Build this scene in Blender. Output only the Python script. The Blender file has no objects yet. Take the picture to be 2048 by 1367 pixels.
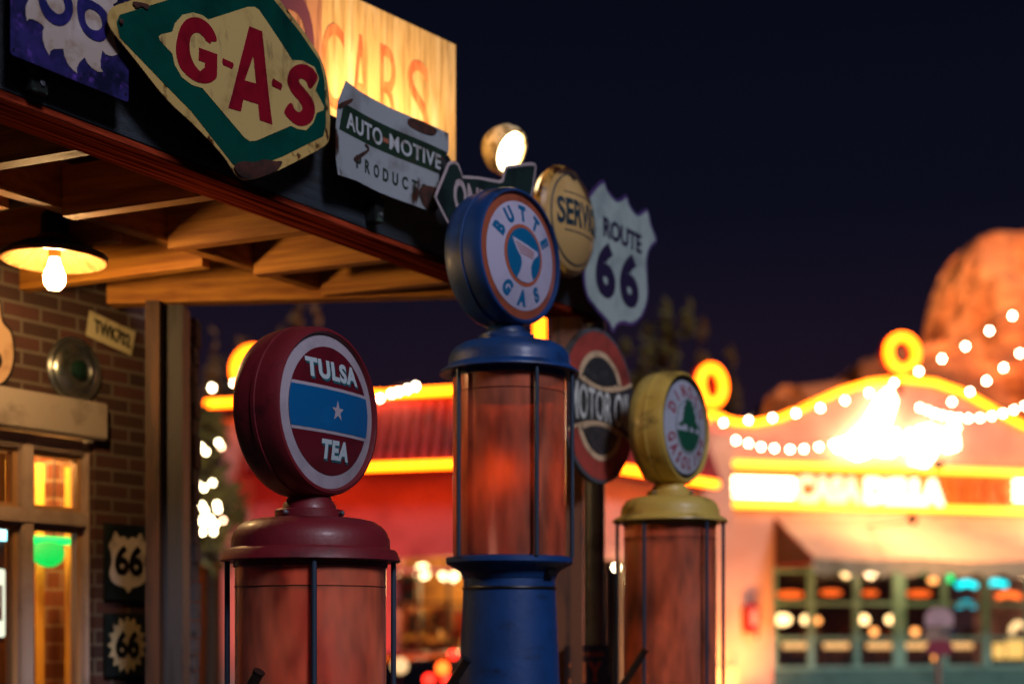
import bpy, bmesh, math, random
from mathutils import Vector, Matrix, noise
random.seed(7)
C = bpy.context.scene.collection
PI = math.pi
R_ = math.radians
FPX = 50/36*2048          # photo focal length in its own pixels
HOR = 1250.0              # the horizon's row in the photo

# ---------------------------------------------------------------- camera, sky, light
cam = bpy.data.cameras.new('camera'); co = bpy.data.objects.new('camera', cam); C.objects.link(co)
co.location = (0, 0, 1.65); co.rotation_euler = (R_(90), 0, 0)
cam.lens = 50; cam.sensor_width = 36; cam.shift_y = (HOR-683.5)/2048
cam.clip_start = .1; cam.clip_end = 600
cam.dof.use_dof = True; cam.dof.focus_distance = 3.55; cam.dof.aperture_fstop = 1.55
bpy.context.scene.camera = co
sc = bpy.context.scene
w = bpy.data.worlds.new('World'); sc.world = w; w.use_nodes = True
nt = w.node_tree; bg = nt.nodes['Background']
tc = nt.nodes.new('ShaderNodeTexCoord'); sx = nt.nodes.new('ShaderNodeSeparateXYZ'); rp = nt.nodes.new('ShaderNodeValToRGB')
nt.links.new(tc.outputs['Generated'], sx.inputs[0]); nt.links.new(sx.outputs['Z'], rp.inputs[0]); nt.links.new(rp.outputs[0], bg.inputs[0])
e = rp.color_ramp.elements
e[0].position = 0.12; e[0].color = (.014, .0068, .0150, 1)
e[1].position = .42; e[1].color = (.0021, .0032, .0078, 1)
m_ = e.new(.27); m_.color = (.0038, .0040, .0112, 1)
bg.inputs[1].default_value = 1.0
sun = bpy.data.lights.new('sun', 'SUN'); so = bpy.data.objects.new('sun', sun); C.objects.link(so)
sun.energy = 1.75; sun.angle = R_(14); sun.color = (.86, .84, 1.0)
so.rotation_euler = Vector((.50, -.74, .62)).to_track_quat('Z', 'Y').to_euler()
sc.view_settings.view_transform = 'Standard'; sc.view_settings.look = 'None'
sc.view_settings.exposure = 0; sc.view_settings.gamma = 1
sc.cycles.use_denoising = True; sc.cycles.sample_clamp_indirect = 6; sc.cycles.max_bounces = 6
sc.cycles.caustics_reflective = False; sc.cycles.caustics_refractive = False

# ---------------------------------------------------------------- materials
def lin(h):
    h = h.lstrip('#'); o = []
    for i in (0, 2, 4):
        c = int(h[i:i+2], 16)/255
        o.append(c/12.92 if c <= .04045 else ((c+.055)/1.055)**2.4)
    return (*o, 1)
def mat(name, col, rough=.55, metal=0, col2=None, scale=6, lo=.5, hi=.65, stretch=(1, 1, 1), bump=0, bscale=40, coat=0, bdist=.01,
        col3=None, scale3=3, lo3=.55, hi3=.7, stretch3=(1, 1, 1), detail=6, spec=.5):
    m = bpy.data.materials.new(name); m.use_nodes = True; n = m.node_tree; P = n.nodes['Principled BSDF']
    P.inputs['Roughness'].default_value = rough; P.inputs['Metallic'].default_value = metal; P.inputs['Coat Weight'].default_value = coat
    P.inputs['Coat Roughness'].default_value = .15; P.inputs['Specular IOR Level'].default_value = spec
    if spec < .1: P.inputs['IOR'].default_value = 1.001
    t = n.nodes.new('ShaderNodeTexCoord')
    def nz(s, st, d=detail):
        mp = n.nodes.new('ShaderNodeMapping'); mp.inputs['Scale'].default_value = st; n.links.new(t.outputs['Object'], mp.inputs[0])
        z = n.nodes.new('ShaderNodeTexNoise'); z.inputs['Scale'].default_value = s; z.inputs['Detail'].default_value = d; z.inputs['Roughness'].default_value = .6
        n.links.new(mp.outputs[0], z.inputs['Vector']); return z.outputs['Fac']
    cur = None
    def layer(cur, c, s, st, a, b):
        r = n.nodes.new('ShaderNodeMapRange'); r.inputs[1].default_value = a; r.inputs[2].default_value = b
        n.links.new(nz(s, st), r.inputs[0]); mx = n.nodes.new('ShaderNodeMix'); mx.data_type = 'RGBA'
        n.links.new(r.outputs[0], mx.inputs[0]); mx.inputs[7].default_value = c
        if cur is None: mx.inputs[6].default_value = lin(col) if isinstance(col, str) else col
        else: n.links.new(cur, mx.inputs[6])
        return mx.outputs[2]
    if col2: cur = layer(cur, lin(col2), scale, stretch, lo, hi)
    if col3: cur = layer(cur, lin(col3), scale3, stretch3, lo3, hi3)
    if cur is None: P.inputs['Base Color'].default_value = lin(col)
    else: n.links.new(cur, P.inputs['Base Color'])
    if bump:
        b = n.nodes.new('ShaderNodeBump'); b.inputs['Strength'].default_value = bump; b.inputs['Distance'].default_value = bdist
        n.links.new(nz(bscale, stretch), b.inputs['Height']); n.links.new(b.outputs[0], P.inputs['Normal'])
    return m
def emit(name, col, s, base='#201008'):
    m = bpy.data.materials.new(name); m.use_nodes = True; P = m.node_tree.nodes['Principled BSDF']
    P.inputs['Base Color'].default_value = lin(base)
    P.inputs['Emission Color'].default_value = (*col, 1); P.inputs['Emission Strength'].default_value = s
    return m
def glass(name, tint=(1, 1, 1), rough=.05):
    m = bpy.data.materials.new(name); m.use_nodes = True; n = m.node_tree; n.nodes.remove(n.nodes['Principled BSDF'])
    o = n.nodes['Material Output']; tr = n.nodes.new('ShaderNodeBsdfTransparent'); gl = n.nodes.new('ShaderNodeBsdfGlossy')
    tr.inputs[0].default_value = (*tint, 1); gl.inputs['Roughness'].default_value = rough
    fr = n.nodes.new('ShaderNodeFresnel'); mx = n.nodes.new('ShaderNodeMixShader')
    n.links.new(fr.outputs[0], mx.inputs[0]); n.links.new(tr.outputs[0], mx.inputs[1]); n.links.new(gl.outputs[0], mx.inputs[2]); n.links.new(mx.outputs[0], o.inputs[0])
    return m
def brick(name, c1, c2, mortar, bw=.2, rh=.0667, rough=.8):
    m = bpy.data.materials.new(name); m.use_nodes = True; n = m.node_tree; P = n.nodes['Principled BSDF']; P.inputs['Roughness'].default_value = rough
    t = n.nodes.new('ShaderNodeTexCoord'); s = n.nodes.new('ShaderNodeSeparateXYZ'); ad = n.nodes.new('ShaderNodeMath'); cb = n.nodes.new('ShaderNodeCombineXYZ')
    n.links.new(t.outputs['Object'], s.inputs[0]); n.links.new(s.outputs[0], ad.inputs[0]); n.links.new(s.outputs[1], ad.inputs[1])
    n.links.new(ad.outputs[0], cb.inputs[0]); n.links.new(s.outputs[2], cb.inputs[1])
    b = n.nodes.new('ShaderNodeTexBrick'); n.links.new(cb.outputs[0], b.inputs['Vector'])
    b.inputs['Color1'].default_value = lin(c1); b.inputs['Color2'].default_value = lin(c2); b.inputs['Mortar'].default_value = lin(mortar)
    b.inputs['Scale'].default_value = 1; b.inputs['Brick Width'].default_value = bw; b.inputs['Row Height'].default_value = rh
    b.inputs['Mortar Size'].default_value = .006; b.inputs['Bias'].default_value = -.1
    z = n.nodes.new('ShaderNodeTexNoise'); z.inputs['Scale'].default_value = 14; z.inputs['Detail'].default_value = 5; n.links.new(t.outputs['Object'], z.inputs['Vector'])
    mx = n.nodes.new('ShaderNodeMix'); mx.data_type = 'RGBA'; mx.blend_type = 'MULTIPLY'; mx.inputs[0].default_value = .6
    cr = n.nodes.new('ShaderNodeMapRange'); cr.inputs[3].default_value = .5; cr.inputs[4].default_value = 1.3; n.links.new(z.outputs[0], cr.inputs[0])
    n.links.new(b.outputs[0], mx.inputs[6]); n.links.new(cr.outputs[0], mx.inputs[7]); n.links.new(mx.outputs[2], P.inputs['Base Color'])
    bp = n.nodes.new('ShaderNodeBump'); bp.invert = True; bp.inputs['Strength'].default_value = .8; bp.inputs['Distance'].default_value = .006
    n.links.new(b.outputs['Fac'], bp.inputs['Height']); n.links.new(bp.outputs[0], P.inputs['Normal'])
    return m

# ---------------------------------------------------------------- geometry helpers
class Fr:
    """an upright plane frame: u along it, v into it, z up"""
    def __init__(s, ox, oy, deg):
        s.o = (ox, oy); s.a = R_(deg); s.U = (math.cos(s.a), math.sin(s.a)); s.V = (-math.sin(s.a), math.cos(s.a))
    def w(s, u, v, z): return Vector((s.o[0]+u*s.U[0]+v*s.V[0], s.o[1]+u*s.U[1]+v*s.V[1], z))
    def px(s, x, y, v=0):
        k = (x-1024)/FPX; ox = s.o[0]+v*s.V[0]; oy = s.o[1]+v*s.V[1]
        u = (ox-k*oy)/(k*s.U[1]-s.U[0]); Y = oy+u*s.U[1]
        return (u, 1.65+(HOR-y)/FPX*Y)
    def pts(s, l, v=0, sx=1, ox=0, oy=0): return [s.px(ox+a/sx, oy+b/sx, v) for a, b in l]
def at(x, y, Y): return Vector(((x-1024)/FPX*Y, Y, 1.65+(HOR-y)/FPX*Y))

def cat(pts, n=5):
    """closed smooth loop through the points"""
    out = []; L = len(pts)
    for i in range(L):
        p0, p1, p2, p3 = (Vector(pts[(i+k-1) % L]) for k in range(4))
        for j in range(n):
            t = j/n
            out.append(tuple(.5*((2*p1)+(p2-p0)*t+(2*p0-5*p1+4*p2-p3)*t*t+(3*p1-p0-3*p2+p3)*t**3)))
    return out
def circle(cx, cz, r, n=64, a0=0, a1=360):
    full = abs(a1-a0) >= 360
    return [(cx+r*math.cos(R_(a0+(a1-a0)*i/(n if full else n-1))), cz+r*math.sin(R_(a0+(a1-a0)*i/(n if full else n-1)))) for i in range(n)]
def band(cx, cz, r, z1, z2, n=20):
    """slice of a disc between two heights"""
    a1, a2 = math.asin(max(-1, min(1, z1/r))), math.asin(max(-1, min(1, z2/r)))
    rt = [(cx+r*math.cos(a1+(a2-a1)*i/n), cz+r*math.sin(a1+(a2-a1)*i/n)) for i in range(n+1)]
    lf = [(cx-r*math.cos(a2+(a1-a2)*i/n), cz+r*math.sin(a2+(a1-a2)*i/n)) for i in range(n+1)]
    return rt+lf
def shrink(pts, k, cx=None, cz=None):
    if cx is None: cx = sum(p[0] for p in pts)/len(pts); cz = sum(p[1] for p in pts)/len(pts)
    return [(cx+(p[0]-cx)*k, cz+(p[1]-cz)*k) for p in pts]
def inset(pts, d):
    """move every vertex inwards by d"""
    n = len(pts); A = sum(pts[i][0]*pts[(i+1) % n][1]-pts[(i+1) % n][0]*pts[i][1] for i in range(n)); s = 1 if A > 0 else -1
    out = []
    for i in range(n):
        a, b, c = Vector(pts[i-1]), Vector(pts[i]), Vector(pts[(i+1) % n])
        e1 = (b-a); e2 = (c-b)
        if e1.length < 1e-9 or e2.length < 1e-9: continue
        e1.normalize(); e2.normalize()
        nn = Vector((-e1.y, e1.x))+Vector((-e2.y, e2.x))
        if nn.length < 1e-6: continue
        nn.normalize(); k = max(.45, nn.dot(Vector((-e1.y, e1.x))))
        out.append((b.x+s*nn.x*d/k, b.y+s*nn.y*d/k))
    return out
def from_curve(cd):
    o = bpy.data.objects.new('tmp', cd); C.objects.link(o)
    dg = bpy.context.evaluated_depsgraph_get(); dg.update()
    me = bpy.data.meshes.new_from_object(o.evaluated_get(dg)); bpy.data.objects.remove(o); bpy.data.curves.remove(cd)
    bm = bmesh.new(); bm.from_mesh(me); bpy.data.meshes.remove(me); return bm
def finish(bm, y0, th, cut, bend):
    for v in bm.verts: x, y, z = v.co; v.co = (x, y0-th/2-z, y)
    if cut:
        xs = [v.co.x for v in bm.verts]; zs = [v.co.z for v in bm.verts]
        for lo, hi, ax in ((min(xs), max(xs), 0), (min(zs), max(zs), 2)):
            k = math.ceil(lo/cut)*cut
            while k < hi:
                pc = Vector((0, 0, 0)); pc[ax] = k; pn = Vector((0, 0, 0)); pn[ax] = 1
                bmesh.ops.bisect_plane(bm, geom=bm.verts[:]+bm.edges[:]+bm.faces[:], plane_co=pc, plane_no=pn, dist=1e-6); k += cut
    if bend:
        for v in bm.verts: v.co.y += bend(v.co.x, v.co.z)
    bmesh.ops.recalc_face_normals(bm, faces=bm.faces)
    return bm
def sheet(loops, th=.002, y0=0, cut=None, bend=None):
    """filled flat shape in the u-z plane, front face at y0-th"""
    cd = bpy.data.curves.new('c', 'CURVE'); cd.dimensions = '2D'; cd.fill_mode = 'BOTH'; cd.extrude = th/2
    for lp in loops:
        s = cd.splines.new('POLY'); s.points.add(len(lp)-1); s.use_cyclic_u = True
        for i, p in enumerate(lp): s.points[i].co = (p[0], p[1], 0, 1)
    bm = from_curve(cd); bmesh.ops.remove_doubles(bm, verts=bm.verts, dist=1e-6)
    return finish(bm, y0, th, cut, bend)
def glyphs(s, bold, th, sp=1):
    cd = bpy.data.curves.new('t', 'FONT'); cd.body = s; cd.size = 1; cd.offset = bold; cd.space_character = sp; cd.extrude = th/2; cd.resolution_u = 6; cd.fill_mode = 'BOTH'
    return from_curve(cd)
def text(s, u0, u1, z0, z1, th=.002, y0=0, bold=.02, cut=None, bend=None, shear=0, warp=None, sp=1):
    bm = glyphs(s, bold, th, sp)
    xs = [v.co.x for v in bm.verts]; ys = [v.co.y for v in bm.verts]; a, b, c, d = min(xs), max(xs), min(ys), max(ys)
    for v in bm.verts:
        x = (v.co.x-a)/(b-a); y = (v.co.y-c)/(d-c)
        X = u0+(u1-u0)*x; Z = z0+(z1-z0)*y+shear*(X-u0)
        if warp: X, Z = warp(X, Z)
        v.co.x, v.co.y = X, Z
    bmesh.ops.remove_doubles(bm, verts=bm.verts, dist=1e-6)
    return finish(bm, y0, th, cut, bend)
def ring_text(s, cx, cz, r, h, a0, a1, th=.001, y0=0, bold=.03, wid=.8, outward=True, bend=None):
    """letters on an arc from angle a0 to a1 (degrees, 90 = top)"""
    big = bmesh.new(); n = len(s)
    for i, ch in enumerate(s):
        g = glyphs(ch, bold, th); xs = [v.co.x for v in g.verts]; ys = [v.co.y for v in g.verts]
        a, b, c, d = min(xs), max(xs), min(ys), max(ys); k = h/(d-c); ang = R_(a0+(a1-a0)*i/max(1, n-1)); rot = ang-PI/2 if outward else ang+PI/2
        for v in g.verts:
            x = (v.co.x-(a+b)/2)*k*wid; y = (v.co.y-(c+d)/2)*k
            X = x*math.cos(rot)-y*math.sin(rot); Y = x*math.sin(rot)+y*math.cos(rot)
            v.co.x = cx+r*math.cos(ang)+X; v.co.y = cz+r*math.sin(ang)+Y
        me = bpy.data.meshes.new('g'); g.to_mesh(me); g.free(); big.from_mesh(me); bpy.data.meshes.remove(me)
    return finish(big, y0, th, .02 if bend else None, bend)

class MB:
    def __init__(s): s.bm = bmesh.new()
    def box(s, u0, u1, v0, v1, z0, z1, bev=0):
        r = bmesh.ops.create_cube(s.bm, size=1)['verts']
        for v in r: v.co = Vector(((u0+u1)/2+v.co.x*(u1-u0), (v0+v1)/2+v.co.y*(v1-v0), (z0+z1)/2+v.co.z*(z1-z0)))
        if bev:
            es = list({e for v in r for e in v.link_edges}); bmesh.ops.bevel(s.bm, geom=es, offset=bev, segments=2, affect='EDGES')
        return s
    def prism(s, loop, z0, z1):
        b = [s.bm.verts.new((x, y, z0)) for x, y in loop]; t = [s.bm.verts.new((x, y, z1)) for x, y in loop]; n = len(loop)
        s.bm.faces.new(t); s.bm.faces.new(b[::-1])
        for i in range(n): s.bm.faces.new((b[i], b[(i+1) % n], t[(i+1) % n], t[i]))
        return s
    def lathe(s, prof, c=(0, 0, 0), axis='Z', seg=48, cap=True):
        c = Vector(c); rings = []
        for r, t in prof:
            ring = []
            for i in range(seg):
                a = 2*PI*i/seg
                if axis == 'Z': p = Vector((r*math.cos(a), r*math.sin(a), t))
                else: p = Vector((r*math.cos(a), -t, r*math.sin(a)))    # towards -v
                ring.append(s.bm.verts.new(c+p))
            rings.append(ring)
        for a, b in zip(rings, rings[1:]):
            for i in range(seg): s.bm.faces.new((a[i], a[(i+1) % seg], b[(i+1) % seg], b[i]))
        if cap: s.bm.faces.new(rings[0][::-1]); s.bm.faces.new(rings[-1])
        return s
    def tube(s, pts, r, seg=12, closed=False):
        pts = [Vector(p) for p in pts]; n = len(pts); rings = []; up = None
        for i, p in enumerate(pts):
            if closed: d = pts[(i+1) % n]-pts[i-1]
            else: d = pts[min(i+1, n-1)]-pts[max(i-1, 0)]
            d.normalize()
            if up is None: up = d.orthogonal().normalized()
            up = (up-d*up.dot(d)).normalized(); q = d.cross(up); rr = r[i] if isinstance(r, (list, tuple)) else r
            rings.append([s.bm.verts.new(p+(up*math.cos(2*PI*k/seg)+q*math.sin(2*PI*k/seg))*rr) for k in range(seg)])
        pr = list(zip(rings, rings[1:]))
        if closed: pr.append((rings[-1], rings[0]))
        for a, b in pr:
            for k in range(seg): s.bm.faces.new((a[k], a[(k+1) % seg], b[(k+1) % seg], b[k]))
        if not closed: s.bm.faces.new(rings[0][::-1]); s.bm.faces.new(rings[-1])
        return s
    def ball(s, c, r, sc=(1, 1, 1), seg=14):
        v = bmesh.ops.create_uvsphere(s.bm, u_segments=seg, v_segments=max(6, seg//2), radius=r)['verts']
        for x in v: x.co = Vector(c)+Vector((x.co.x*sc[0], x.co.y*sc[1], x.co.z*sc[2]))
        return s
ORG = {}
def thing(name, label, cat_, fr=None, u=0, v=0, z=0, group=None):
    o = bpy.data.objects.new(name, None); C.objects.link(o); o.empty_display_size = .1
    if fr: o.location = fr.w(u, v, z); o.rotation_euler = (0, 0, fr.a)
    else: o.location = (u, v, z)
    ORG[o.name] = Vector((u, v, z))
    o['label'] = label; o['category'] = cat_
    if group: o['group'] = group
    return o
def put(name, g, m, parent=None, smooth=True, label=None, kind=None):
    bm = g.bm if isinstance(g, MB) else g
    top = parent
    while top is not None and top.parent is not None: top = top.parent
    if top is not None:
        og = ORG[top.name]
        for v in bm.verts: v.co -= og
    bmesh.ops.recalc_face_normals(bm, faces=bm.faces)
    for f in bm.faces: f.smooth = smooth
    if smooth:
        for e_ in bm.edges:
            if len(e_.link_faces) != 2 or e_.calc_face_angle(3) > .6: e_.smooth = False
    me = bpy.data.meshes.new(name); bm.to_mesh(me); bm.free(); me.materials.append(m)
    o = bpy.data.objects.new(name, me); C.objects.link(o)
    if parent is not None: o.parent = parent
    if label: o['label'] = label
    if kind: o['kind'] = kind
    return o

# ---------------------------------------------------------------- shared materials
M = {}
M['wood'] = mat('wood', '#c8862c', .65, col2='#9a5a18', scale=5, stretch=(2, .35, 9), lo=.4, hi=.65, bump=.4, bscale=30)
M['fascia'] = mat('fascia_wood', '#2c3740', .45, col2='#181c22', scale=6, stretch=(.5, 4, 14), lo=.35, hi=.65, bump=.5, bscale=30)
M['red_glow_wood'] = mat('red_glow_wood', '#b04428', .8, col2='#4a140c', scale=5, stretch=(.4, 22, 4), lo=.40, hi=.60, bump=.7, bscale=25, spec=.0)  # red light from below is put into this wood's colour
M['brick'] = brick('brick', '#523028', '#38261f', '#685c50', .165, .0545)
M['iron'] = mat('dark_iron', '#1a1c20', .45, .5)
M['rod'] = mat('rod_steel', '#39485a', .4, .4)
M['black'] = mat('black_paint', '#0c0d0f', .4)
M['rust'] = mat('rust', '#4a2416', .8, col2='#20100a', scale=14, lo=.4, hi=.6)
M['steel'] = mat('galvanised_pole', '#6a6f76', .4, .3, col2='#4c4e52', scale=8)
M['asphalt'] = mat('asphalt', '#3a3838', .85, col2='#2a2928', scale=3, bump=.3)
NEON = emit('orange_neon', (1, .135, .002), 15)
NEONY = emit('yellow_neon', (1, .42, .02), 4.2)
NEONW = emit('white_neon', (1, .78, .42), 12)
BULB = emit('string_bulb', (1, .80, .50), 42)
BULBC = emit('string_bulb_soft', (1, .80, .48), 26)
BULBD = emit('string_bulb_dim', (1, .60, .35), 16)

# ================================================================ ground
g = MB().box(-220, 220, -60, 380, -.5, 0); put('ground', g, M['asphalt'], None, False, kind='structure')
def sidewalk(): 
    g = MB().box(-9, 12, 13.2, 17.0, .002, .14, .01); put('sidewalk', g, mat('concrete', '#7d7872', .8, col2='#666058', scale=2, bump=.2), None, False, kind='structure')
sidewalk()

# ================================================================ the gas station with its canopy
S = Fr(-1.134, 3.15, 57.87)      # u runs along the fascia away from the camera, v towards the building
st = thing('gas_station', 'brick gas station with a wooden canopy hung with old signs', 'building', S, .8, 1.6, 0)
WV = 1.48
# fascia beam and its lower board, coloured for the red light from below
g = MB().box(-1.6, 2.74, 0, .125, 2.835, 3.13, .004); put('canopy_fascia', g, M['fascia'], st, False)
g = MB().box(-1.6, 2.745, -.004, .13, 2.815, 2.8349, .003); put('fascia_board', g, M['red_glow_wood'], st, False)
def skewbox(ua, va, ub, vb, w_, z0, z1):
    d = Vector((ub-ua, vb-va)).normalized(); n = Vector((-d.y, d.x))*w_/2
    return MB().prism([(ua+n.x, va+n.y), (ua-n.x, va-n.y), (ub-n.x, vb-n.y), (ub+n.x, vb+n.y)], z0, z1)
for u in (-.95, -.52, -.08, .36, .80, 1.21, 1.60, 1.95):
    put('joist', skewbox(u, .13, u-.075, .628, .045, 2.822, 2.965), M['wood'], st, False)
put('header_beam', MB().box(-1.6, 1.93, .63, .685, 2.848, 2.984, .004), M['wood'], st, False)
for u in (-1.1, -.7, -.28, .14, .56, .98, 1.36):
    put('joist', skewbox(u, .702, u-.1, WV-.002, .045, 2.826, 2.965), M['wood'], st, False)
put('end_beam', skewbox(2.17, .13, 1.56, 1.375, .07, 2.818, 2.985), M['wood'], st, False)
put('roof_deck', MB().prism([(-1.6, .128), (2.2, .128), (1.55, 1.46), (-1.6, 1.46)], 2.9855, 3.03),
    mat('deck_boards', '#5c3c22', .7, col2='#2e1c10', scale=4, stretch=(9, .6, 1), lo=.4, hi=.6), st, False)
# brick wall with an opening for the window
wl = S.px(-260, 900, WV)[0]; wr = S.px(306, 900, WV)[0]; ho = S.px(189, 900, WV)[0]
ztop = 3.02; zh = 2.345
g = MB().box(wl, wr, WV, WV+.11, zh, ztop).box(ho, wr, WV, WV+.11, 0, zh).box(wl, ho, WV, WV+.11, 0, .35)
put('brick_wall', g, M['brick'], st, False)
# corner column : timber post and a rough stone quoin behind it
cu, cv = 1.655, 1.17
pw = mat('post_timber', '#58361e', .6, col2='#2e1c10', scale=4, stretch=(6, 6, .6), lo=.4, hi=.65, bump=.4)
def world_box(fr, c, wx, wy, z0, z1, bev=.004):
    """square post whose faces look straight down the street; returned in fr coordinates"""
    g = MB(); r = []
    a = -fr.a; loop = []
    for x, y in ((-wx, -wy), (wx, -wy), (wx, wy), (-wx, wy)):
        X = c[0]+x/2*math.cos(a)-y/2*math.sin(a); Y = c[1]+x/2*math.sin(a)+y/2*math.cos(a); loop.append((X, Y))
    return g.prism(loop, z0, z1)
def to_uv(fr, p):
    dx, dy = p.x-fr.o[0], p.y-fr.o[1]; return (dx*fr.U[0]+dy*fr.U[1], dx*fr.V[0]+dy*fr.V[1])
put('corner_post', world_box(S, to_uv(S, at(313, 700, 5.17)), .05, .12, 0, 2.818), pw, st, False)
put('corner_post', world_box(S, to_uv(S, at(350, 700, 5.24)), .085, .12, 0, 2.818), mat('grey_post', '#403c3c', .6, col2='#2c2624', scale=4, stretch=(6, 6, .5), bump=.4), st, False)
g = MB(); random.seed(3); z = 0
while z < 2.8:
    h = .05+random.random()*.03; x = random.random()*.012
    p = to_uv(S, at(372+x*200, 700, 5.42)); g.bm.verts.ensure_lookup_table()
    q = world_box(S, p, .075+x, .1, z, min(2.81, z+h-.004)); me = bpy.data.meshes.new('t'); q.bm.to_mesh(me); q.bm.free(); g.bm.from_mesh(me); bpy.data.meshes.remove(me); z += h
put('stone_quoin', g, mat('quoin_stone', '#544a48', .85, col2='#302a2a', scale=20, bump=.8), st, False)
# lintel
lu = S.px(217, 850, WV-.05)[0]
put('lintel', MB().box(wl, lu, WV-.05, WV-.002, 2.335, 2.47, .006), mat('lintel_stone', '#a3978c', .7, col2='#857a70', scale=8, bump=.2), st, False)
# window
fm = mat('frame_paint', '#bca596', .5, col2='#a08a7c', scale=5, bump=.1)
wd = put('window', MB().box(wl, ho-.002, WV+.068, WV+.072, .36, 2.33), glass('window_glass'), st, False)
U = lambda x: S.px(x, 1000, WV+.03)[0]
z1, z2, z3 = 2.334, S.px(110, 1020, WV+.03)[1], S.px(110, 1052, WV+.03)[1]
g = MB()
for a, b, c, d in ((U(170), ho-.001, .355, z1), (U(43), U(66), .355, z1), (U(-105), U(-70), .355, z1)): g.box(a, b, WV+.02, WV+.10, c, d, .006)
g.box(wl, U(170), WV+.025, WV+.105, z1-.055, z1-.001, .006).box(wl, U(170), WV+.015, WV+.11, z3, z2, .008).box(wl, U(170), WV+.025, WV+.105, .356, .42, .006)
put('window_frame', g, fm, wd, False)
g = MB()
for a, b in ((66, 170), (-70, 43)):
    for zz0, zz1 in ((z2, z1-.055), (.42, z3)):
        A, B = U(a), U(b); t = .018
        g.box(A, A+t, WV+.05, WV+.09, zz0, zz1, .003).box(B-t, B, WV+.05, WV+.09, zz0, zz1, .003).box(A+t, B-t, WV+.05, WV+.09, zz0, zz0+t, .003).box(A+t, B-t, WV+.05, WV+.09, zz1-t, zz1, .003)
put('sash', g, mat('sash_paint', '#b5895c', .5), wd, False)
# the lit room inside
ra, rb_ = S.px(345, 1000, WV+.111), S.px(345, 1000, 3.6)
put('inner_wall', MB().box(wl-.4, rb_[0]-.002, 3.6, 3.7, 0, 3.0), mat('inner_plaster', '#7a4a24', .8, col2='#3c2412', scale=1.4), st, False)
put('inner_wall', skewbox(ra[0], WV+.111, rb_[0], 3.598, .06, 0, 3.0), M['brick'], st, False)
put('inner_ceiling', MB().prism([(wl-.4, WV+.112), (ra[0]-.04, WV+.112), (rb_[0]-.04, 3.59), (wl-.4, 3.59)], 2.72, 2.80), M['wood'], st, False)
for a, b, v_ in ((72, 88, 2.02), (-60, -20, 2.02), (131, 152, 2.02), (14, 34, 2.02)):
    g = MB(); ua, ub = S.px(a, 1000, v_)[0], S.px(b, 1000, v_)[0]; n = 6
    for i in range(n): g.tube([(ua+(ub-ua)*(i+.5)/n, v_, .4), (ua+(ub-ua)*(i+.5)/n, v_, 2.30)], (ub-ua)/n*.62, 8)
    put('curtain', g, mat('curtain_cloth', '#e0a93c', .7), st, True)
bi = S.px(118, 1200, 2.1)
put('inner_pier', MB().box(bi[0]-.03, bi[0]+.16, 2.1, 2.3, 0, 2.4), brick('inner_brick', '#96502c', '#6e3a20', '#a08060', .1, .075), st, False)
lt = bpy.data.lights.new('room_light', 'POINT'); lt.energy = 95; lt.color = (1, .62, .22); lt.shadow_soft_size = .12
lo_ = bpy.data.objects.new('room_light', lt); C.objects.link(lo_); lo_.location = S.w(U(40)+.25, 1.80, 2.45)

# neon signs hanging in the window
def ngreen():
    u, z = S.px(108, 1095, 1.95)
    t = thing('neon_sign', 'glowing green neon sign hanging inside the station window', 'neon sign', S, u, 1.95, z-.15)
    put('tube', MB().tube([(u-.11, 1.95, z+.03), (u+.13, 1.95, z+.03)], .016), emit('green_neon', (.0, 1, .14), 2.2), t)
    put('tube', MB().ball((u-.03, 1.95, z-.02), .06, (1.4, .4, 1.0)), emit('green_neon_deep', (.0, .8, .10), 1.3), t)
    put('wire', MB().tube([(u, 1.95, z+.04), (u, 1.95, 2.71)], .003), M['black'], t)
ngreen()
u, z = S.px(95, 1012, 2.3)
t = thing('neon_lettering', 'small green neon strip seen low in the upper window pane', 'neon sign', S, u, 2.3, z)
put('tube', MB().tube([(u-.05, 2.3, z), (u+.05, 2.3, z)], .014), emit('green_neon_b', (.02, 1, .25), 3), t)
put('wire', MB().tube([(u, 2.3, z), (u, 2.3, 2.71)], .003), M['black'], t)
u, z = S.px(12, 1150, 1.9)
t = thing('open_sign', 'white and cyan lit sign in the lower left window', 'sign', S, u, 1.9, z-.3)
put('tube', MB().tube([(u-.2, 1.9, S.px(12, 1070, 1.9)[1]), (u+.02, 1.9, S.px(12, 1070, 1.9)[1])], .02), emit('cyan_neon', (.3, .9, 1), 5), t)
zz = S.px(12, 1205, 1.9)[1]
put('panel', MB().box(u-.3, u, 1.9, 1.92, zz-.13, zz+.13, .005), emit('white_panel', (.9, 1, .75), 1.3), t)
put('lettering', text('OPEN', u-.28, u-.02, zz-.07, zz+.07, .003, 1.899, .02), M['black'], t, False)
put('frame', MB().box(u-.31, u+.01, 1.922, 1.93, zz-.15, S.px(12, 1062, 1.9)[1]), M['iron'], t, False)
u = S.px(27, 1150, 1.85)[0]
t = thing('neon_strip', 'red vertical neon strip at the edge of the left window', 'neon strip', S, u, 1.85, .5)
put('tube', MB().tube([(u, 1.85, .5), (u, 1.85, S.px(27, 1095, 1.85)[1])], .017), emit('red_neon', (1, .10, .03), 4), t)
put('end_cap', MB().box(u-.015, u+.015, 1.835, 1.865, .47, .5), M['black'], t)

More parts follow.
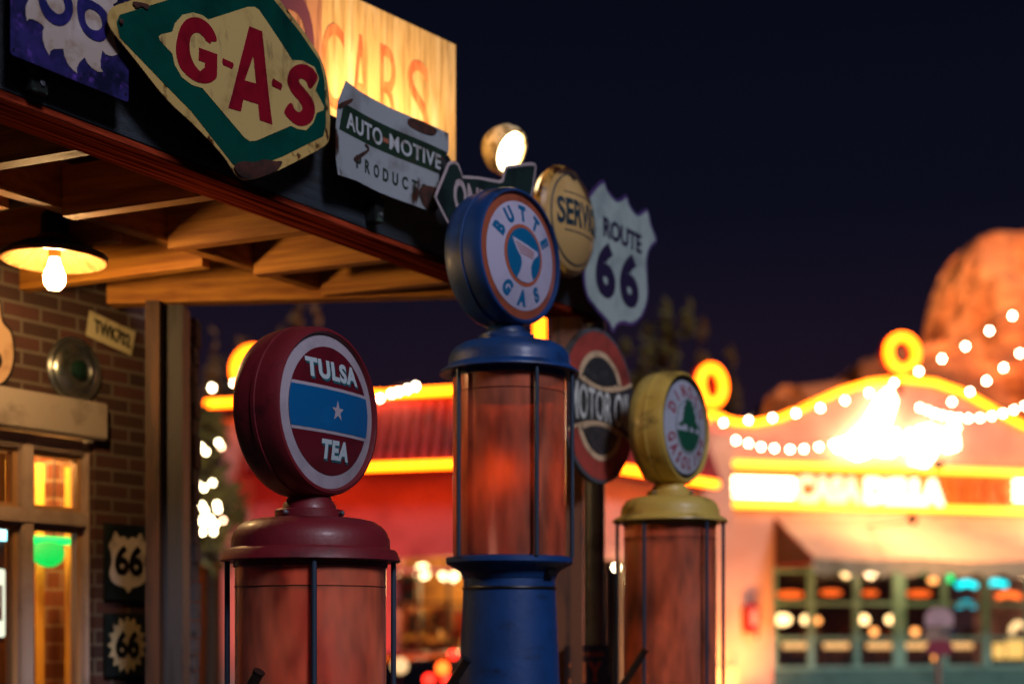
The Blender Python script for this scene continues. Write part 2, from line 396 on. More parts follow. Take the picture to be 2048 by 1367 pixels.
# ---------------------------------------------------------------- pendant lamp under the canopy
pu, pv = to_uv(S, at(109, 500, 4.36))
zb = 2.715
t = thing('pendant_lamp', 'white enamel shade with a glowing bare bulb under the canopy', 'lamp', S, pu, pv, 2.64)
prof = [(.022, zb+.13), (.05, zb+.125), (.07, zb+.105), (.155, zb+.062), (.158, zb+.050), (.152, zb+.049), (.07, zb+.092), (.05, zb+.105), (.02, zb+.11)]
prof[5:7] = [(.152, zb+.049), (.142, zb+.0565), (.120, zb+.069), (.095, zb+.082), (.07, zb+.094)]
g = MB().lathe(prof, (pu, pv, 0), seg=144)
for vv in g.bm.verts:
    dx_, dy_ = vv.co.x-pu, vv.co.y-pv; rr_ = math.hypot(dx_, dy_)
    if .09 < rr_ < .145: vv.co.z += .0035*math.sin(24*math.atan2(dy_, dx_))
put('lamp_shade', g, mat('shade_enamel', '#7a5430', .3, col2='#5c3c20', scale=20, stretch=(1, 1, 1)), t)
put('shade_top', MB().lathe([(.158, zb+.0625), (.16, zb+.068), (.10, zb+.098), (.055, zb+.112), (.042, zb+.122), (.04, zb+.19), (.028, zb+.205)], (pu, pv, 0), seg=56, cap=False), M['iron'], t)
put('socket', MB().lathe([(.018, zb+.105), (.02, zb+.07), (.016, zb+.06), (.008, zb+.06)], (pu, pv, 0), seg=24), mat('socket_brass', '#b08040', .3, .8), t)
put('bulb', MB().lathe([(.013, zb+.060), (.017, zb+.045), (.026, zb+.022), (.0325, zb+.002), (.030, zb-.018), (.018, zb-.034), (.002, zb-.038)], (pu, pv, 0), seg=24), emit('bulb_glow', (1, .60, .24), 430), t)
put('stem', MB().tube([(pu, pv, zb+.2), (pu, pv, 2.986)], .012), M['iron'], t)
put('conduit', MB().tube([(pu, pv+.0, 2.96), (pu, pv-.10, 2.972), (pu-.02, .70, 2.972)], .006, 8), M['iron'], t)

# ---------------------------------------------------------------- things on the brick wall
def pl(x, y): return S.px(x, y, WV-.02)
def shield(cx, cz, W, H):
    h = [(0, .36), (.10, .42), (.22, .40), (.33, .50), (.40, .40), (.50, .24), (.44, .10), (.43, -.05), (.49, -.22), (.42, -.36), (.26, -.43), (.10, -.46), (0, -.55)]
    r = [(x, y) for x, y in h]; l = [(-x, y) for x, y in h[1:-1]][::-1]
    return [(cx+x*W, cz+y*H) for x, y in cat(r+l, 4)]
def sun_shape(cx, cz, W, H, n=16, k=.78):
    o = []
    for i in range(n*2):
        a = 2*PI*i/(n*2); r = .5 if i % 2 == 0 else .5*k; o.append((cx+W*r*math.cos(a), cz+H*r*math.sin(a)))
    return o
a_, b_ = pl(212, 1045), pl(294, 1205)
u0, u1, za, zb_ = a_[0], b_[0], b_[1]+.03, a_[1]-.01
t = thing('route_sign', 'black square sign with a white 66 shield on the brick wall', 'sign', S, (u0+u1)/2, WV-.02, za)
put('panel', MB().box(u0, u1, WV-.02, WV-.003, za-.02, zb_+.01, .002), mat('sign_black', '#0e1718', .5, col2='#1c2a2a', scale=8), t, False)
cx, cz = (u0+u1)/2+.005, (za+zb_)/2; W, H = (u1-u0)*.92, (zb_-za)*.86
put('shield', sheet([shield(cx, cz, W, H)], .002, WV-.021), mat('sign_white_worn', '#c9bdb0', .5, col2='#8a7f74', scale=9), t, False)
put('lettering', text('66', cx-W*.36, cx+W*.38, cz-H*.25, cz+H*.27, .002, WV-.0235, .035), M['black'], t, False)
a_, b_ = pl(212, 1225), pl(294, 1350)
u0, u1, za, zb_ = a_[0], b_[0], b_[1], a_[1]
t = thing('sunburst_sign', 'black square sign with a cream sunburst 66, below the shield sign', 'sign', S, (u0+u1)/2, WV-.02, za)
put('panel', MB().box(u0, u1, WV-.02, WV-.003, za, zb_, .002), mat('sign_black_b', '#0e1718', .5, col2='#1c2a2a', scale=8), t, False)
cx, cz = (u0+u1)/2, (za+zb_)/2; W, H = (u1-u0)*.95, (zb_-za)*.92
put('sunburst', sheet([sun_shape(cx, cz, W, H)], .002, WV-.021), mat('sign_cream_worn', '#b9a985', .5, col2='#7d7260', scale=9), t, False)
put('lettering', text('66', cx-W*.30, cx+W*.30, cz-H*.22, cz+H*.24, .002, WV-.0235, .035), M['black'], t, False)
# licence plate
p = [pl(183, 620), pl(275, 663), pl(266, 710), pl(176, 670)]
t = thing('licence_plate', 'yellowed old licence plate nailed high on the brick wall', 'licence plate', S, (p[0][0]+p[1][0])/2, WV-.02, p[2][1])
put('plate', sheet([p], .003, WV-.008), mat('plate_paint', '#c8bc94', .5, col2='#8f7d50', scale=10), t, False)
zc = (p[0][1]+p[3][1])/2; sl = (p[1][1]-p[0][1])/(p[1][0]-p[0][0])
put('lettering', text('TWK702', p[0][0]+.02, p[1][0]-.03, zc-.03, zc+.022, .002, WV-.0115, .02, shear=sl), M['black'], t, False)
# hubcap
hc = pl(153, 740)
t = thing('hubcap', 'round chrome hubcap hung on the brick wall', 'hubcap', S, hc[0], WV-.02, hc[1]-.12)
put('disc', MB().lathe([(.120, .003), (.122, .012), (.112, .022), (.098, .018), (.085, .030), (.06, .034), (.052, .028), (.03, .030)], (hc[0], WV, hc[1]), 'Y', 56), mat('chrome', '#9a9c98', .28, .9, col2='#5c6a60', scale=12), t)
put('centre_cap', MB().lathe([(.035, .031), (.033, .044), (.018, .052), (.003, .053)], (hc[0], WV, hc[1]), 'Y', 32), mat('hub_green', '#1d3a30', .3, .5), t)
# guitar shaped sign at the left edge
pp = cat([pl(*q) for q in ((-60, 590), (-25, 600), (2, 598), (10, 640), (28, 665), (33, 715), (22, 755), (-5, 775), (-45, 760), (-70, 700))], 4)
gc = pl(-6, 720)
t = thing('guitar_sign', 'cream pear shaped sign with a dark hole at the left edge', 'sign', S, gc[0], WV-.02, gc[1]-.1)
put('rim', sheet([pp], .01, WV-.004), M['black'], t, False)
put('panel', sheet([inset(pp, .011)], .002, WV-.0145), mat('guitar_cream', '#c9a584', .5, col2='#a5805e', scale=8), t, False)
put('hole', sheet([circle(gc[0]-.012, gc[1]-.0, .035, 28)], .002, WV-.017), M['black'], t, False)

# ================================================================ signs along the fascia
def sign(name, label, cat_, u, v, z): return thing(name, label, cat_, S, u, v, z)
def bracket(t, u, v, z0, z1):
    b = put('bracket', MB().box(u-.022, u+.022, v, -.004, z0, z1, .002), mat('bracket_iron', '#1c2220', .5, .3, col2='#4a5c50', scale=14, lo=.55, hi=.62), t, False)
    put('bolt', MB().lathe([(.007, 0), (.007, .004), (.003, .006)], (u+.004, v, z0+.022), 'Y', 12), M['steel'], b)
# purple sunburst 66 panel
SV = -.07
z5 = lambda l: S.pts(l, SV, 6.213)
t = sign('purple_route_sign', 'square purple sign with a rust stained cream sunburst 66', 'sign', .1, SV, 2.89)
c0, c1 = S.px(20, 112, SV), S.px(256, 194, SV); L = c0[0]; Rr = c1[0]; zb0 = 2.889
rad = .008
def rrect(u0, u1, z0, z1, r, n=4):
    o = []
    for cx, cz, a in ((u1-r, z0+r, -90), (u1-r, z1-r, 0), (u0+r, z1-r, 90), (u0+r, z0+r, 180)):
        o += [(cx+r*math.cos(R_(a+90*i/n)), cz+r*math.sin(R_(a+90*i/n))) for i in range(n+1)]
    return o
put('panel', sheet([rrect(L, Rr, zb0, zb0+.345, rad)], .002, SV), mat('purple_paint', '#2e2868', .4, col2='#0e1030', scale=12, lo=.40, hi=.60, col3='#5e3ca0', scale3=34, lo3=.56, hi3=.74, bump=.15), t, False)
cream = mat('cream_rusty', '#b3a59c', .45, col2='#8a6a50', scale=16, lo=.5, hi=.68, col3='#cfc9cc', scale3=5, lo3=.5, hi3=.7)
fl = [(345, 0), (308, 90), (308, 180), (323, 265), (345, 240), (400, 245), (480, 290), (540, 345), (518, 400), (520, 500), (548, 600), (598, 692), (612, 640), (655, 614), (775, 612), (788, 700), (825, 790), (880, 860), (944, 917), (940, 850), (975, 780), (1040, 718), (1075, 790), (1130, 850), (1200, 895), (1268, 900), (1240, 850), (1235, 760), (1258, 632), (1300, 680), (1370, 702), (1440, 690), (1485, 648), (1440, 600), (1415, 500), (1400, 400), (1440, 330), (1520, 200), (1425, 170), (1390, 60), (1440, 30), (1480, -80), (1340, -90), (1290, -230), (1160, -210), (1050, -330), (950, -260), (800, -340), (740, -250), (560, -300), (540, -190), (380, -190), (420, -60)]
put('sunburst', sheet([z5(fl)], .0015, SV-.0022), cream, t, False)
o1 = cat([(450, -60), (462, 20), (490, 120), (545, 220), (640, 305), (740, 328), (820, 290), (870, 220), (889, 120), (870, 10), (810, -70), (720, -110), (600, -100), (560, -170), (590, -260), (500, -230)], 4)
h1 = cat([(552, -10), (590, 85), (650, 150), (710, 183), (768, 160), (790, 100), (770, 20), (730, -40), (660, -75), (580, -60)], 4)
o2 = cat([(945, 30), (944, 150), (970, 290), (1030, 410), (1110, 485), (1210, 523), (1290, 490), (1335, 390), (1340, 300), (1310, 180), (1240, 90), (1130, 20), (1060, -20), (1050, -110), (1080, -190), (990, -180)], 4)
h2 = cat([(1035, 200), (1050, 290), (1100, 360), (1180, 386), (1240, 355), (1252, 290), (1220, 200), (1160, 140), (1095, 118), (1050, 145)], 4)
put('lettering', sheet([z5(o1), z5(h1), z5(o2), z5(h2)], .0015, SV-.004), mat('navy_paint', '#1c1e58', .4, col2='#3a2c80', scale=20, lo=.5, hi=.7), t, False)
for q in ((25, 100), (250, 189)):
    c = S.px(q[0], q[1], SV); put('nail_hole', sheet([circle(c[0], c[1], .003, 12)], .001, SV-.0022), M['black'], t, False)
bracket(t, S.px(99, 180, SV)[0], SV+.03, 2.846, 2.93)

# the green G-A-S diamond
GV = -.10
z1_ = lambda l: S.pts(l, GV, 2.9257)
gc = (.70, 3.08)
def gbend(x, z):
    d = max(0, x-.955); e_ = max(0, 2.87-z)
    return d*d*2.5+e_*e_*3+.004*math.sin(x*9)*math.sin(z*13)
t = sign('gas_sign', 'green and cream diamond enamel sign reading G-A-S with rusty edges', 'sign', .70, GV, 2.82)
out = cat([(633, 110), (640, 72), (668, 38), (760, 5), (900, -40), (1150, -120), (1400, -190), (1530, -110), (1640, 20), (1790, 220), (1895, 390), (1942, 540), (1957, 660), (1950, 790), (1930, 832), (1870, 872), (1700, 960), (1570, 1022), (1465, 1050), (1395, 1015), (1300, 900), (1130, 730), (960, 570), (770, 325), (655, 175)], 4)
out = z1_(out)
yel = mat('cream_enamel', '#c4a562', .35, col2='#8a6a34', scale=12, lo=.52, hi=.7, col3='#4e2812', scale3=18, lo3=.565, hi3=.63, coat=.3)
grn = mat('green_enamel', '#02463a', .28, col2='#012a26', scale=5, lo=.45, hi=.7, coat=.6, col3='#2c2a1c', scale3=18, lo3=.66, hi3=.72, bump=.06, bscale=6)
put('panel', sheet([out], .0025, GV, .03, gbend), yel, t)
gr = [(682, 130), (700, 88), (1000, -5), (1200, -70), (1390, -125), (1500, -75), (1590, 0), (1740, 190), (1865, 365), (1898, 470), (1912, 620), (1915, 730), (1895, 795), (1650, 915), (1480, 978), (1400, 982), (1370, 960), (1290, 870), (1110, 650), (960, 500), (700, 220)]
put('field', sheet([z1_(gr)], .001, GV-.0027, .03, gbend), grn, t)
cr = [(920, 215), (935, 205), (998, 190), (1015, 140), (1060, 90), (1120, 76), (1180, 92), (1212, 118), (1440, 44), (1480, 43), (1505, 60), (1700, 355), (1760, 358), (1830, 395), (1860, 460), (1840, 530), (1897, 625), (1893, 645), (1850, 662), (1830, 720), (1790, 764), (1740, 756), (1700, 737), (1490, 826), (1455, 828), (1425, 810), (1170, 520), (1110, 502), (1050, 455), (1010, 385), (997, 320), (925, 240)]
put('inner_field', sheet([z1_(cr)], .001, GV-.0039, .03, gbend), mat('cream_enamel_b', '#c9ae6c', .3, col2='#9a7a40', scale=9, lo=.55, hi=.75, col3='#6a543a', scale3=11, lo3=.56, hi3=.74, stretch3=(1.6, 1, .7), coat=.6), t)
G = cat([(1218, 262), (1256, 245), (1243, 190), (1203, 135), (1150, 107), (1090, 113), (1045, 163), (1020, 245), (1018, 325), (1040, 400), (1090, 455), (1140, 485), (1195, 492), (1238, 472), (1253, 430)], 4)[:-4]
G += [(1257, 322), (1150, 284), (1146, 357), (1183, 372), (1182, 400)] + cat([(1165, 412), (1135, 402), (1108, 355), (1095, 300), (1097, 245), (1112, 208), (1142, 195), (1170, 212), (1192, 262)], 4)[:-4]
A = [(1450, 157), (1522, 187), (1588, 731), (1512, 705), (1502, 612), (1412, 585), (1398, 655), (1322, 635)]
Ah = [(1473, 330), (1421, 474), (1490, 492)]
Sx = cat([(1849, 461), (1822, 410), (1772, 381), (1722, 385), (1685, 420), (1675, 478), (1700, 540), (1745, 592), (1766, 632), (1750, 657), (1722, 642), (1697, 602), (1660, 655), (1690, 700), (1740, 735), (1792, 732), (1826, 700), (1838, 640), (1820, 580), (1780, 528), (1743, 482), (1753, 462), (1782, 478), (1808, 521)], 4)
hy1 = [(1290, 345), (1352, 372), (1355, 385), (1346, 408), (1292, 385), (1285, 365)]; hy2 = [(1592, 461), (1640, 490), (1646, 500), (1638, 530), (1586, 505), (1584, 480)]
lt_ = put('lettering', sheet([z1_(G), z1_(A), z1_(Ah), z1_(Sx), z1_(hy1), z1_(hy2)], .001, GV-.0051, .03, gbend), mat('crimson_enamel', '#8a0f22', .3, col2='#6a0a18', scale=9, coat=.6), t)
ru = cat([(1375, 965), (1420, 945), (1480, 950), (1530, 935), (1590, 945), (1640, 950), (1600, 1000), (1530, 1035), (1465, 1047), (1400, 1012)], 4)
put('rust_patch', sheet([z1_(ru)], .0008, GV-.0064, .03, gbend), M['rust'], t)
ru = cat([(768, 14), (820, 20), (860, 35), (850, 60), (820, 40), (795, 50), (775, 35)], 3)
put('rust_patch', sheet([z1_(ru)], .0008, GV-.0064, .03, gbend), M['rust'], t)
c = z1_([(701, 130)])[0]; put('bolt', MB().lathe([(.006, 0), (.006, .003), (.002, .005)], (c[0], GV-.004, c[1]), 'Y', 14), M['rust'], t)
put('backing_bar', MB().box(.66, .70, GV+.004, -.005, 2.85, 3.12, .003), M['iron'], t)
bracket(t, S.px(545, 350, GV)[0], GV+.05, 2.842, 2.89)

# automotive products
AV = -.08
t = sign('automotive_sign', 'rusty white sign reading AUTO-MOTIVE PRODUCTS with a dark green band', 'sign', 1.3, AV, 2.92)
abend = lambda x, z: .008*math.sin(x*11)+.25*max(0, z-3.15)*max(0, 1.16-x)
ow = mat('white_enamel_rusty', '#98a1a6', .4, col2='#5a4c42', scale=6, lo=.48, hi=.74, col3='#3a2014', scale3=11, lo3=.60, hi3=.66, stretch3=(1, 1, .6), bump=.2, bscale=12)
ol = S.pts([(690, 162), (720, 182), (780, 213), (840, 243), (893, 268), (893, 300), (880, 350), (878, 400), (862, 426), (820, 408), (760, 383), (715, 362), (672, 350), (668, 320), (667, 260), (672, 205)], AV)
put('panel', sheet([ol], .002, AV, .04, abend), ow, t)
b1 = S.pts([(684, 207), (889, 306), (879, 352), (674, 259)], AV)
put('band', sheet([b1], .001, AV-.0022, .04, abend), mat('band_green', '#1c3324', .45, col2='#122016', scale=12, col3='#4a2a1a', scale3=20, lo3=.62, hi3=.68), t)
s0 = S.px(688, 252, AV); s1 = S.px(877, 340, AV); t0 = S.px(690, 216, AV)
wt = mat('letter_white', '#b9bfc4', .4, col2='#7a6a5e', scale=14, lo=.55, hi=.68)
put('lettering', text('AUTO', s0[0]+.003, S.px(767, 300, AV)[0], 3.063, 3.112, .001, AV-.0034, .022, .04, abend, sp=1.08), wt, t)
put('lettering', text('-', S.px(768, 300, AV)[0]+.002, S.px(775, 300, AV)[0]+.010, 3.080, 3.093, .001, AV-.0034, 0, .04, abend), mat('hyphen_rust', '#a06048', .5), t, label='rusted hyphen')
put('lettering', text('MOTIVE', S.px(776, 300, AV)[0]+.012, s1[0]-.004, 3.066, 3.113, .001, AV-.0034, .018, .04, abend, sp=1.1), wt, t)
pr0, pr1 = S.px(712, 330, AV)[0], S.px(850, 390, AV)[0]
g = bmesh.new()
for i, ch in enumerate('PRODUCTS'):
    a = pr0+(pr1-pr0)*i/7.6; q = text(ch, a, a+.026, 2.965, 3.003, .001, AV-.0022, .03, .04, abend); me = bpy.data.meshes.new('g'); q.to_mesh(me); q.free(); g.from_mesh(me); bpy.data.meshes.remove(me)
put('small_lettering', g, mat('letter_dark_green', '#1d2a22', .5), t)
for l in ([(835, 380), (850, 372), (878, 385), (872, 415), (858, 425), (842, 410)], [(820, 236), (850, 248), (868, 262), (858, 272), (832, 262), (815, 248)], [(672, 210), (700, 198), (702, 203), (676, 218)], [(706, 316), (722, 306), (736, 298), (730, 290), (734, 288), (740, 300), (724, 314), (712, 324)]):
    put('rust_patch', sheet([cat(S.pts(l, AV), 4)], .0008, AV-.0036, .04, abend), M['rust'], t)
put('backing_bar', MB().box(1.30, 1.34, AV+.014, -.005, 2.95, 3.12), M['iron'], t)
bracket(t, S.px(781, 430, AV)[0], AV+.04, 2.855, 2.93)

# one way arrow
OV = -.13
z6 = lambda l, v: S.pts(l, v, 3.106, 860, 240)
t = sign('one_way_sign', 'dark green arrow sign reading ONE WAY with a white edge', 'sign', 1.85, OV, 2.88)
ol = z6([(22, 478), (108, 268), (125, 255), (160, 258), (175, 275), (200, 345), (300, 352), (425, 376), (445, 368), (462, 290), (480, 280), (625, 264), (650, 272), (656, 295), (640, 420), (610, 560), (560, 640), (470, 600), (440, 700), (230, 640), (190, 720), (118, 665)], OV)
put('panel', sheet([ol], .0025, OV), mat('edge_white', '#b5a6a8', .4, col2='#5c4844', scale=14, lo=.55, hi=.66), t, False)
put('field', sheet([inset(ol, .009)], .001, OV-.0027), mat('dark_green_paint', '#1c2e2c', .4, col2='#121e1e', scale=8), t, False)
a, b = z6([(140, 500), (590, 500)], OV)
zo_ = z6([(300, 425)], OV)[0][1]
put('lettering', text('ONE WAY', a[0], b[0], zo_-.105, zo_, .001, OV-.0039, .03), mat('letter_pink_white', '#b3a5a8', .4, col2='#7c6c6c', scale=14), t, False)
put('backing_bar', MB().box(1.85, 1.89, OV+.002, -.005, 2.92, 3.08), M['iron'], t)

# service button
BV = -.10
cu_, cz_ = S.px(1143, 441, BV-.03); BR = .195
t = sign('service_sign', 'round domed yellow button sign reading SERVICE with rusted rim', 'sign', cu_, BV, cz_-BR)
sy = mat('yellow_enamel_rusty', '#b98a3c', .3, col2='#3a1c0e', scale=9, lo=.49, hi=.56, col3='#8a5c24', scale3=4, lo3=.5, hi3=.7, coat=.5)
sy2 = mat('yellow_enamel', '#c8a468', .25, col2='#b08a50', scale=5, coat=.6)
put('rim', MB().lathe([(BR-.03, -.02), (BR-.008, -.018), (BR, 0), (BR-.004, .016), (BR-.02, .028)], (cu_, BV, cz_), 'Y', 64), sy, t)
dome = lambda x, z: -.055*(1-((x-cu_)**2+(z-cz_)**2)/(BR-.02)**2)
put('dome', sheet([circle(cu_, cz_, BR-.02, 72)], .0008, BV-.028, .03, dome), sy2, t)
ink = mat('sign_ink', '#143442', .35)
put('ring_line', sheet([circle(cu_, cz_, .160, 64), circle(cu_, cz_, .155, 64)], .0008, BV-.029, .03, dome), ink, t)
for zr in (.075, -.059): put('rule', sheet([[(cu_-.10, cz_+zr), (cu_+.10, cz_+zr), (cu_+.10, cz_+zr+.004), (cu_-.10, cz_+zr+.004)]], .0008, BV-.029, .03, dome), ink, t)
put('lettering', text('SERVICE', cu_-.135, cu_+.135, cz_-.04, cz_+.055, .0008, BV-.029, .03, .03, dome), ink, t)
ru = cat([(cu_-.10, cz_+.140), (cu_-.05, cz_+.150), (cu_-.02, cz_+.130), (cu_+.01, cz_+.145), (cu_+.035, cz_+.10), (cu_+.055, cz_+.065), (cu_+.075, cz_+.085), (cu_+.095, cz_+.075), (cu_+.105, cz_+.12), (cu_+.08, cz_+.152), (cu_+.0, cz_+.173), (cu_-.06, cz_+.165)], 4)
put('rust_patch', sheet([ru], .0008, BV-.0295, .03, dome), M['rust'], t)
put('backing_bar', MB().box(cu_-.02, cu_+.02, BV+.02, -.005, cz_-.1, cz_+.1), M['iron'], t)

# route 66 shield
RV = -.08
t = sign('shield_sign', 'large pale shield sign reading ROUTE 66 with a purple edge', 'sign', 2.79, RV, 2.79)
rt = [(1068, 372), (1100, 432), (1150, 488), (1188, 482), (1216, 465), (1238, 525), (1285, 578), (1345, 550), (1368, 640), (1405, 750), (1365, 800), (1345, 880), (1350, 990), (1350, 1110), (1318, 1215), (1260, 1275), (1200, 1268), (1160, 1280), (1132, 1322), (1100, 1262), (1035, 1190), (975, 1110), (950, 1010), (952, 900), (968, 780), (950, 680), (930, 560), (985, 460)]
ol = z6(cat(rt, 4), RV)
pu_ = mat('shield_edge', '#4e3a70', .4, col2='#2a2450', scale=12)
put('panel', sheet([ol], .003, RV), pu_, t, False)
put('field', sheet([inset(ol, .013)], .001, RV-.0032), mat('shield_white', '#9fb0ac', .45, col2='#7f8e90', scale=9, lo=.45, hi=.7), t, False)
a, b = z6([(1070, 600), (1308, 700)], RV); nv = mat('shield_navy', '#241c3c', .45)
put('lettering', text('ROUTE', a[0], b[0], 3.112, 3.188, .001, RV-.0044, .035), nv, t, False)
a, b, c, d = z6([(1022, 900), (1145, 900), (1172, 900), (1290, 900)], RV)
zt_, zbm = z6([(1085, 755), (1085, 1110)], RV)[0][1], z6([(1085, 755), (1085, 1105)], RV)[1][1]
put('lettering', text('6', a[0], b[0], zbm, zt_, .001, RV-.0044, .05), nv, t, False)
put('lettering', text('6', c[0], d[0], zbm-.0, zt_, .001, RV-.0044, .05), nv, t, False)

# post at the canopy corner with the flood lamp, and the steel pole with the motor oil disc
pc = to_uv(S, at(1133, 700, 5.42))
put('corner_post', world_box(S, pc, .12, .10, 0, 2.814), mat('post_brown', '#6a3c1c', .6, col2='#3a200e', scale=4, stretch=(6, 6, .6), bump=.3), st, False)
put('corner_post', world_box(S, (pc[0], pc[1]+.012), .10, .09, 3.1305, 3.34), pw, st, False)
pc2 = to_uv(S, at(1188, 700, 5.66))
t = thing('steel_pole', 'grey steel pole beside the brown post, carrying round signs', 'pole', S, pc2[0], pc2[1], 0)
put('pole', MB().lathe([(.043, .02), (.043, 3.12), (.036, 3.13)], (pc2[0], pc2[1], 0), seg=28), M['steel'], t)
put('base_plate', MB().box(pc2[0]-.09, pc2[0]+.09, pc2[1]-.09, pc2[1]+.09, 0, .02, .004), M['steel'], t, False)
put('pole_arm', MB().box(pc2[0]-.30, pc2[0]+.16, pc2[1]-.062, pc2[1]-.037, 3.02, 3.06, .003), M['steel'], t, False)
MV = -.085
mu, mz = S.px(1197, 812, MV); MR = .288
t = thing('motor_oil_sign', 'round rusty red sign reading MOTOR OIL on the steel pole', 'sign', S, mu, MV, mz-MR)
put('panel', MB().lathe([(MR, -.015), (MR, .004), (MR-.008, .006)], (mu, MV, mz), 'Y', 72), mat('disc_grey', '#4c5258', .5, col2='#3a2a22', scale=8), t)
put('field', sheet([circle(mu, mz, MR-.014, 72)], .001, MV-.0065), mat('faded_red', '#a8443a', .5, col2='#6a3028', scale=6, lo=.4, hi=.7, col3='#2c1c18', scale3=9, lo3=.62, hi3=.7, stretch3=(1.5, 1, .7)), t, False)
cream2 = mat('disc_cream', '#ccb08c', .5, col2='#a08868', scale=12); dk = mat('disc_dark', '#2b2c2e', .5, col2='#3c3e40', scale=30)
def eye(sg, k):   # half lens shapes above and below the band
    ax = .155*k; o = []
    for i in range(25):
        x = -1+2*i/24; o.append((mu+ax*x, mz+sg*(.075+.115*k*(1-x*x)**.6+(k-1)*.0)))
    for i in range(25):
        x = 1-2*i/24; o.append((mu+ax*x, mz+sg*(.075+(.028 if k < 1 else .02)*x*x-(.0 if k < 1 else .012)+.0)))
    return o
put('arch', sheet([eye(1, 1.12)], .001, MV-.0078), cream2, t, False); put('arch', sheet([eye(-1, 1.12)], .001, MV-.0078), cream2, t, False)
put('lens', sheet([eye(1, .93)], .001, MV-.0092), dk, t, False); put('lens', sheet([eye(-1, .93)], .001, MV-.0092), dk, t, False)
def bnd(h, c_, r, sag):
    o = [];
    for i in range(31): x = -1+2*i/30; o.append((mu+r*x, mz+h-sag*(1-x*x)))
    for i in range(31): x = 1-2*i/30; o.append((mu+r*x, mz-h+sag*(1-x*x)))
    return o
put('band_edge', sheet([bnd(.122, 0, .248, .052)], .001, MV-.0105), cream2, t, False)
put('band', sheet([bnd(.110, 0, .252, .052)], .001, MV-.0118), dk, t, False)
def mwarp(X, Z): x = (X-mu)/.25; return X, mz+(Z-mz)*(1-.32*(1-x*x))
put('lettering', text('MOTOR OIL', mu-.235, mu+.235, mz-.082, mz+.082, .001, MV-.0131, .01, warp=mwarp), mat('silver_letters', '#ccd2cc', .45, 0, col2='#8c928c', scale=14), t, False)
put('clamp', MB().box(pc2[0]-.03, pc2[0]+.03, MV+.016, pc2[1]-.03, mz-.02, mz+.02), M['steel'], t, False)
# orange on black licence plate low on the pole
PV = pc2[1]-.06
a, b = S.px(1128, 1292, PV), S.px(1216, 1367, PV)
t = thing('old_plate', 'dark plate with orange characters 31Y low on the steel pole', 'licence plate', S, (a[0]+b[0])/2, PV, b[1]-.03)
put('plate', MB().box(a[0], b[0], PV-.003, PV, b[1]-.04, 1.575, .001), mat('plate_dark', '#241a1c', .4, col2='#141014', scale=10), t, False)
og = mat('plate_orange', '#e0743c', .5, col2='#b4532a', scale=10)
put('lettering', text('31Y', a[0]+.03, b[0]-.06, 1.428, 1.512, .001, PV-.004, .02), og, t, False)
put('small_lettering', text('7 EWGER', a[0]+.13, b[0]-.04, 1.53, 1.548, .001, PV-.004, .01), og, t, False)
put('strap', MB().box(pc2[0]-.02, pc2[0]+.02, PV+.0005, PV+.026, 1.45, 1.49), M['steel'], t, False)

# flood lamp facing the street
def flood(name, label, c, n, r, E, parent_arm=None):
    t = thing(name, label, 'flood lamp', None, *c)
    nn = Vector(n).normalized(); q = nn.to_track_quat('Z', 'Y').to_matrix()
    def lat(prof, seg=40):
        g = MB().lathe(prof, (0, 0, 0), 'Z', seg)
        for v in g.bm.verts: v.co = Vector(c)+q@v.co
        return g
    put('housing', lat([(r*.25, -.075), (r*.6, -.068), (r*.85, -.045), (r*1.0, -.025), (r*1.08, -.01), (r*1.1, .02), (r*1.04, .034), (r*.9, .036), (r*.88, .018), (r*.1, .016)]), mat('lamp_cream_glow', '#e6cc98', .4, col2='#a08450', scale=30, lo=.5, hi=.6), t)  # housing cream lightened to carry the glow of the lamp's cowl
    put('lens', lat([(r*.87, .018), (r*.86, .026), (r*.5, .037), (r*.02, .041)]), emit('flood_glow', (1, .74, .36), E), t)
    return t
fc = at(1008, 298, 5.05)
t = flood('flood_lamp', 'lit round flood lamp on an arm above the one way sign', fc, (.72, -.50, -.48), .080, 14)
q = S.w(2.46, .06, 3.25)
put('arm', MB().tube([fc+Vector((-.07, .09, .02)), fc+Vector((-.02, .16, .0)), fc+Vector((.06, .2, -.14)), q], .009, 10), M['iron'], t)
# the painted boards standing on the roof, and the lamp that lights them
B = Fr(-.197, 5.0, 90-39.7)
bw = mat('plywood_sign', '#c8a467', .7, col2='#7d5c2c', scale=7, stretch=(7, 7, .5), lo=.45, hi=.75, col3='#e2c795', scale3=3, lo3=.5, hi3=.7, stretch3=(5, 5, .6))
t = thing('roof_billboard', 'weathered plywood board with faded red letters CARS on the roof', 'billboard', B, -.33, 0, 3.03)
put('board', MB().box(-.66, 0, 0, .03, 3.03, 3.69, .002), bw, t, False)
fr_ = mat('faded_red_letters', '#b9552e', .7, col2='#c4804c', scale=9, stretch=(3, 3, .8), lo=.42, hi=.62)
for ch, x0, x1, yt, yb in (('C', 643, 688, 5, 150), ('A', 702, 740, 45, 205), ('R', 760, 800, 78, 220), ('S', 815, 857, 115, 262)):
    a = B.px(x0, yt, 0); b = B.px(x1, yb, 0)
    put('lettering', text(ch, a[0], b[0], 3.30, 3.575, .0015, -.0005, .0), fr_, t, False)
put('brace', MB().box(-.60, -.56, .032, .07, 3.031, 3.6).box(-.1, -.06, .032, .07, 3.031, 3.6), M['wood'], t, False)
t = thing('side_billboard', 'plywood board with a dull purple letter beside the CARS board', 'billboard', B, -1.0, 0, 3.03)
put('board', MB().box(-1.35, -.665, -.035, -.005, 3.03, 3.69, .002), mat('plywood_pink', '#b07a56', .7, col2='#7d4c38', scale=6, stretch=(7, 7, .5)), t, False)
put('lettering', text('D', -.84, -.70, 3.28, 3.60, .0015, -.0355, .03), mat('purple_letters', '#5e2a3c', .7), t, False)
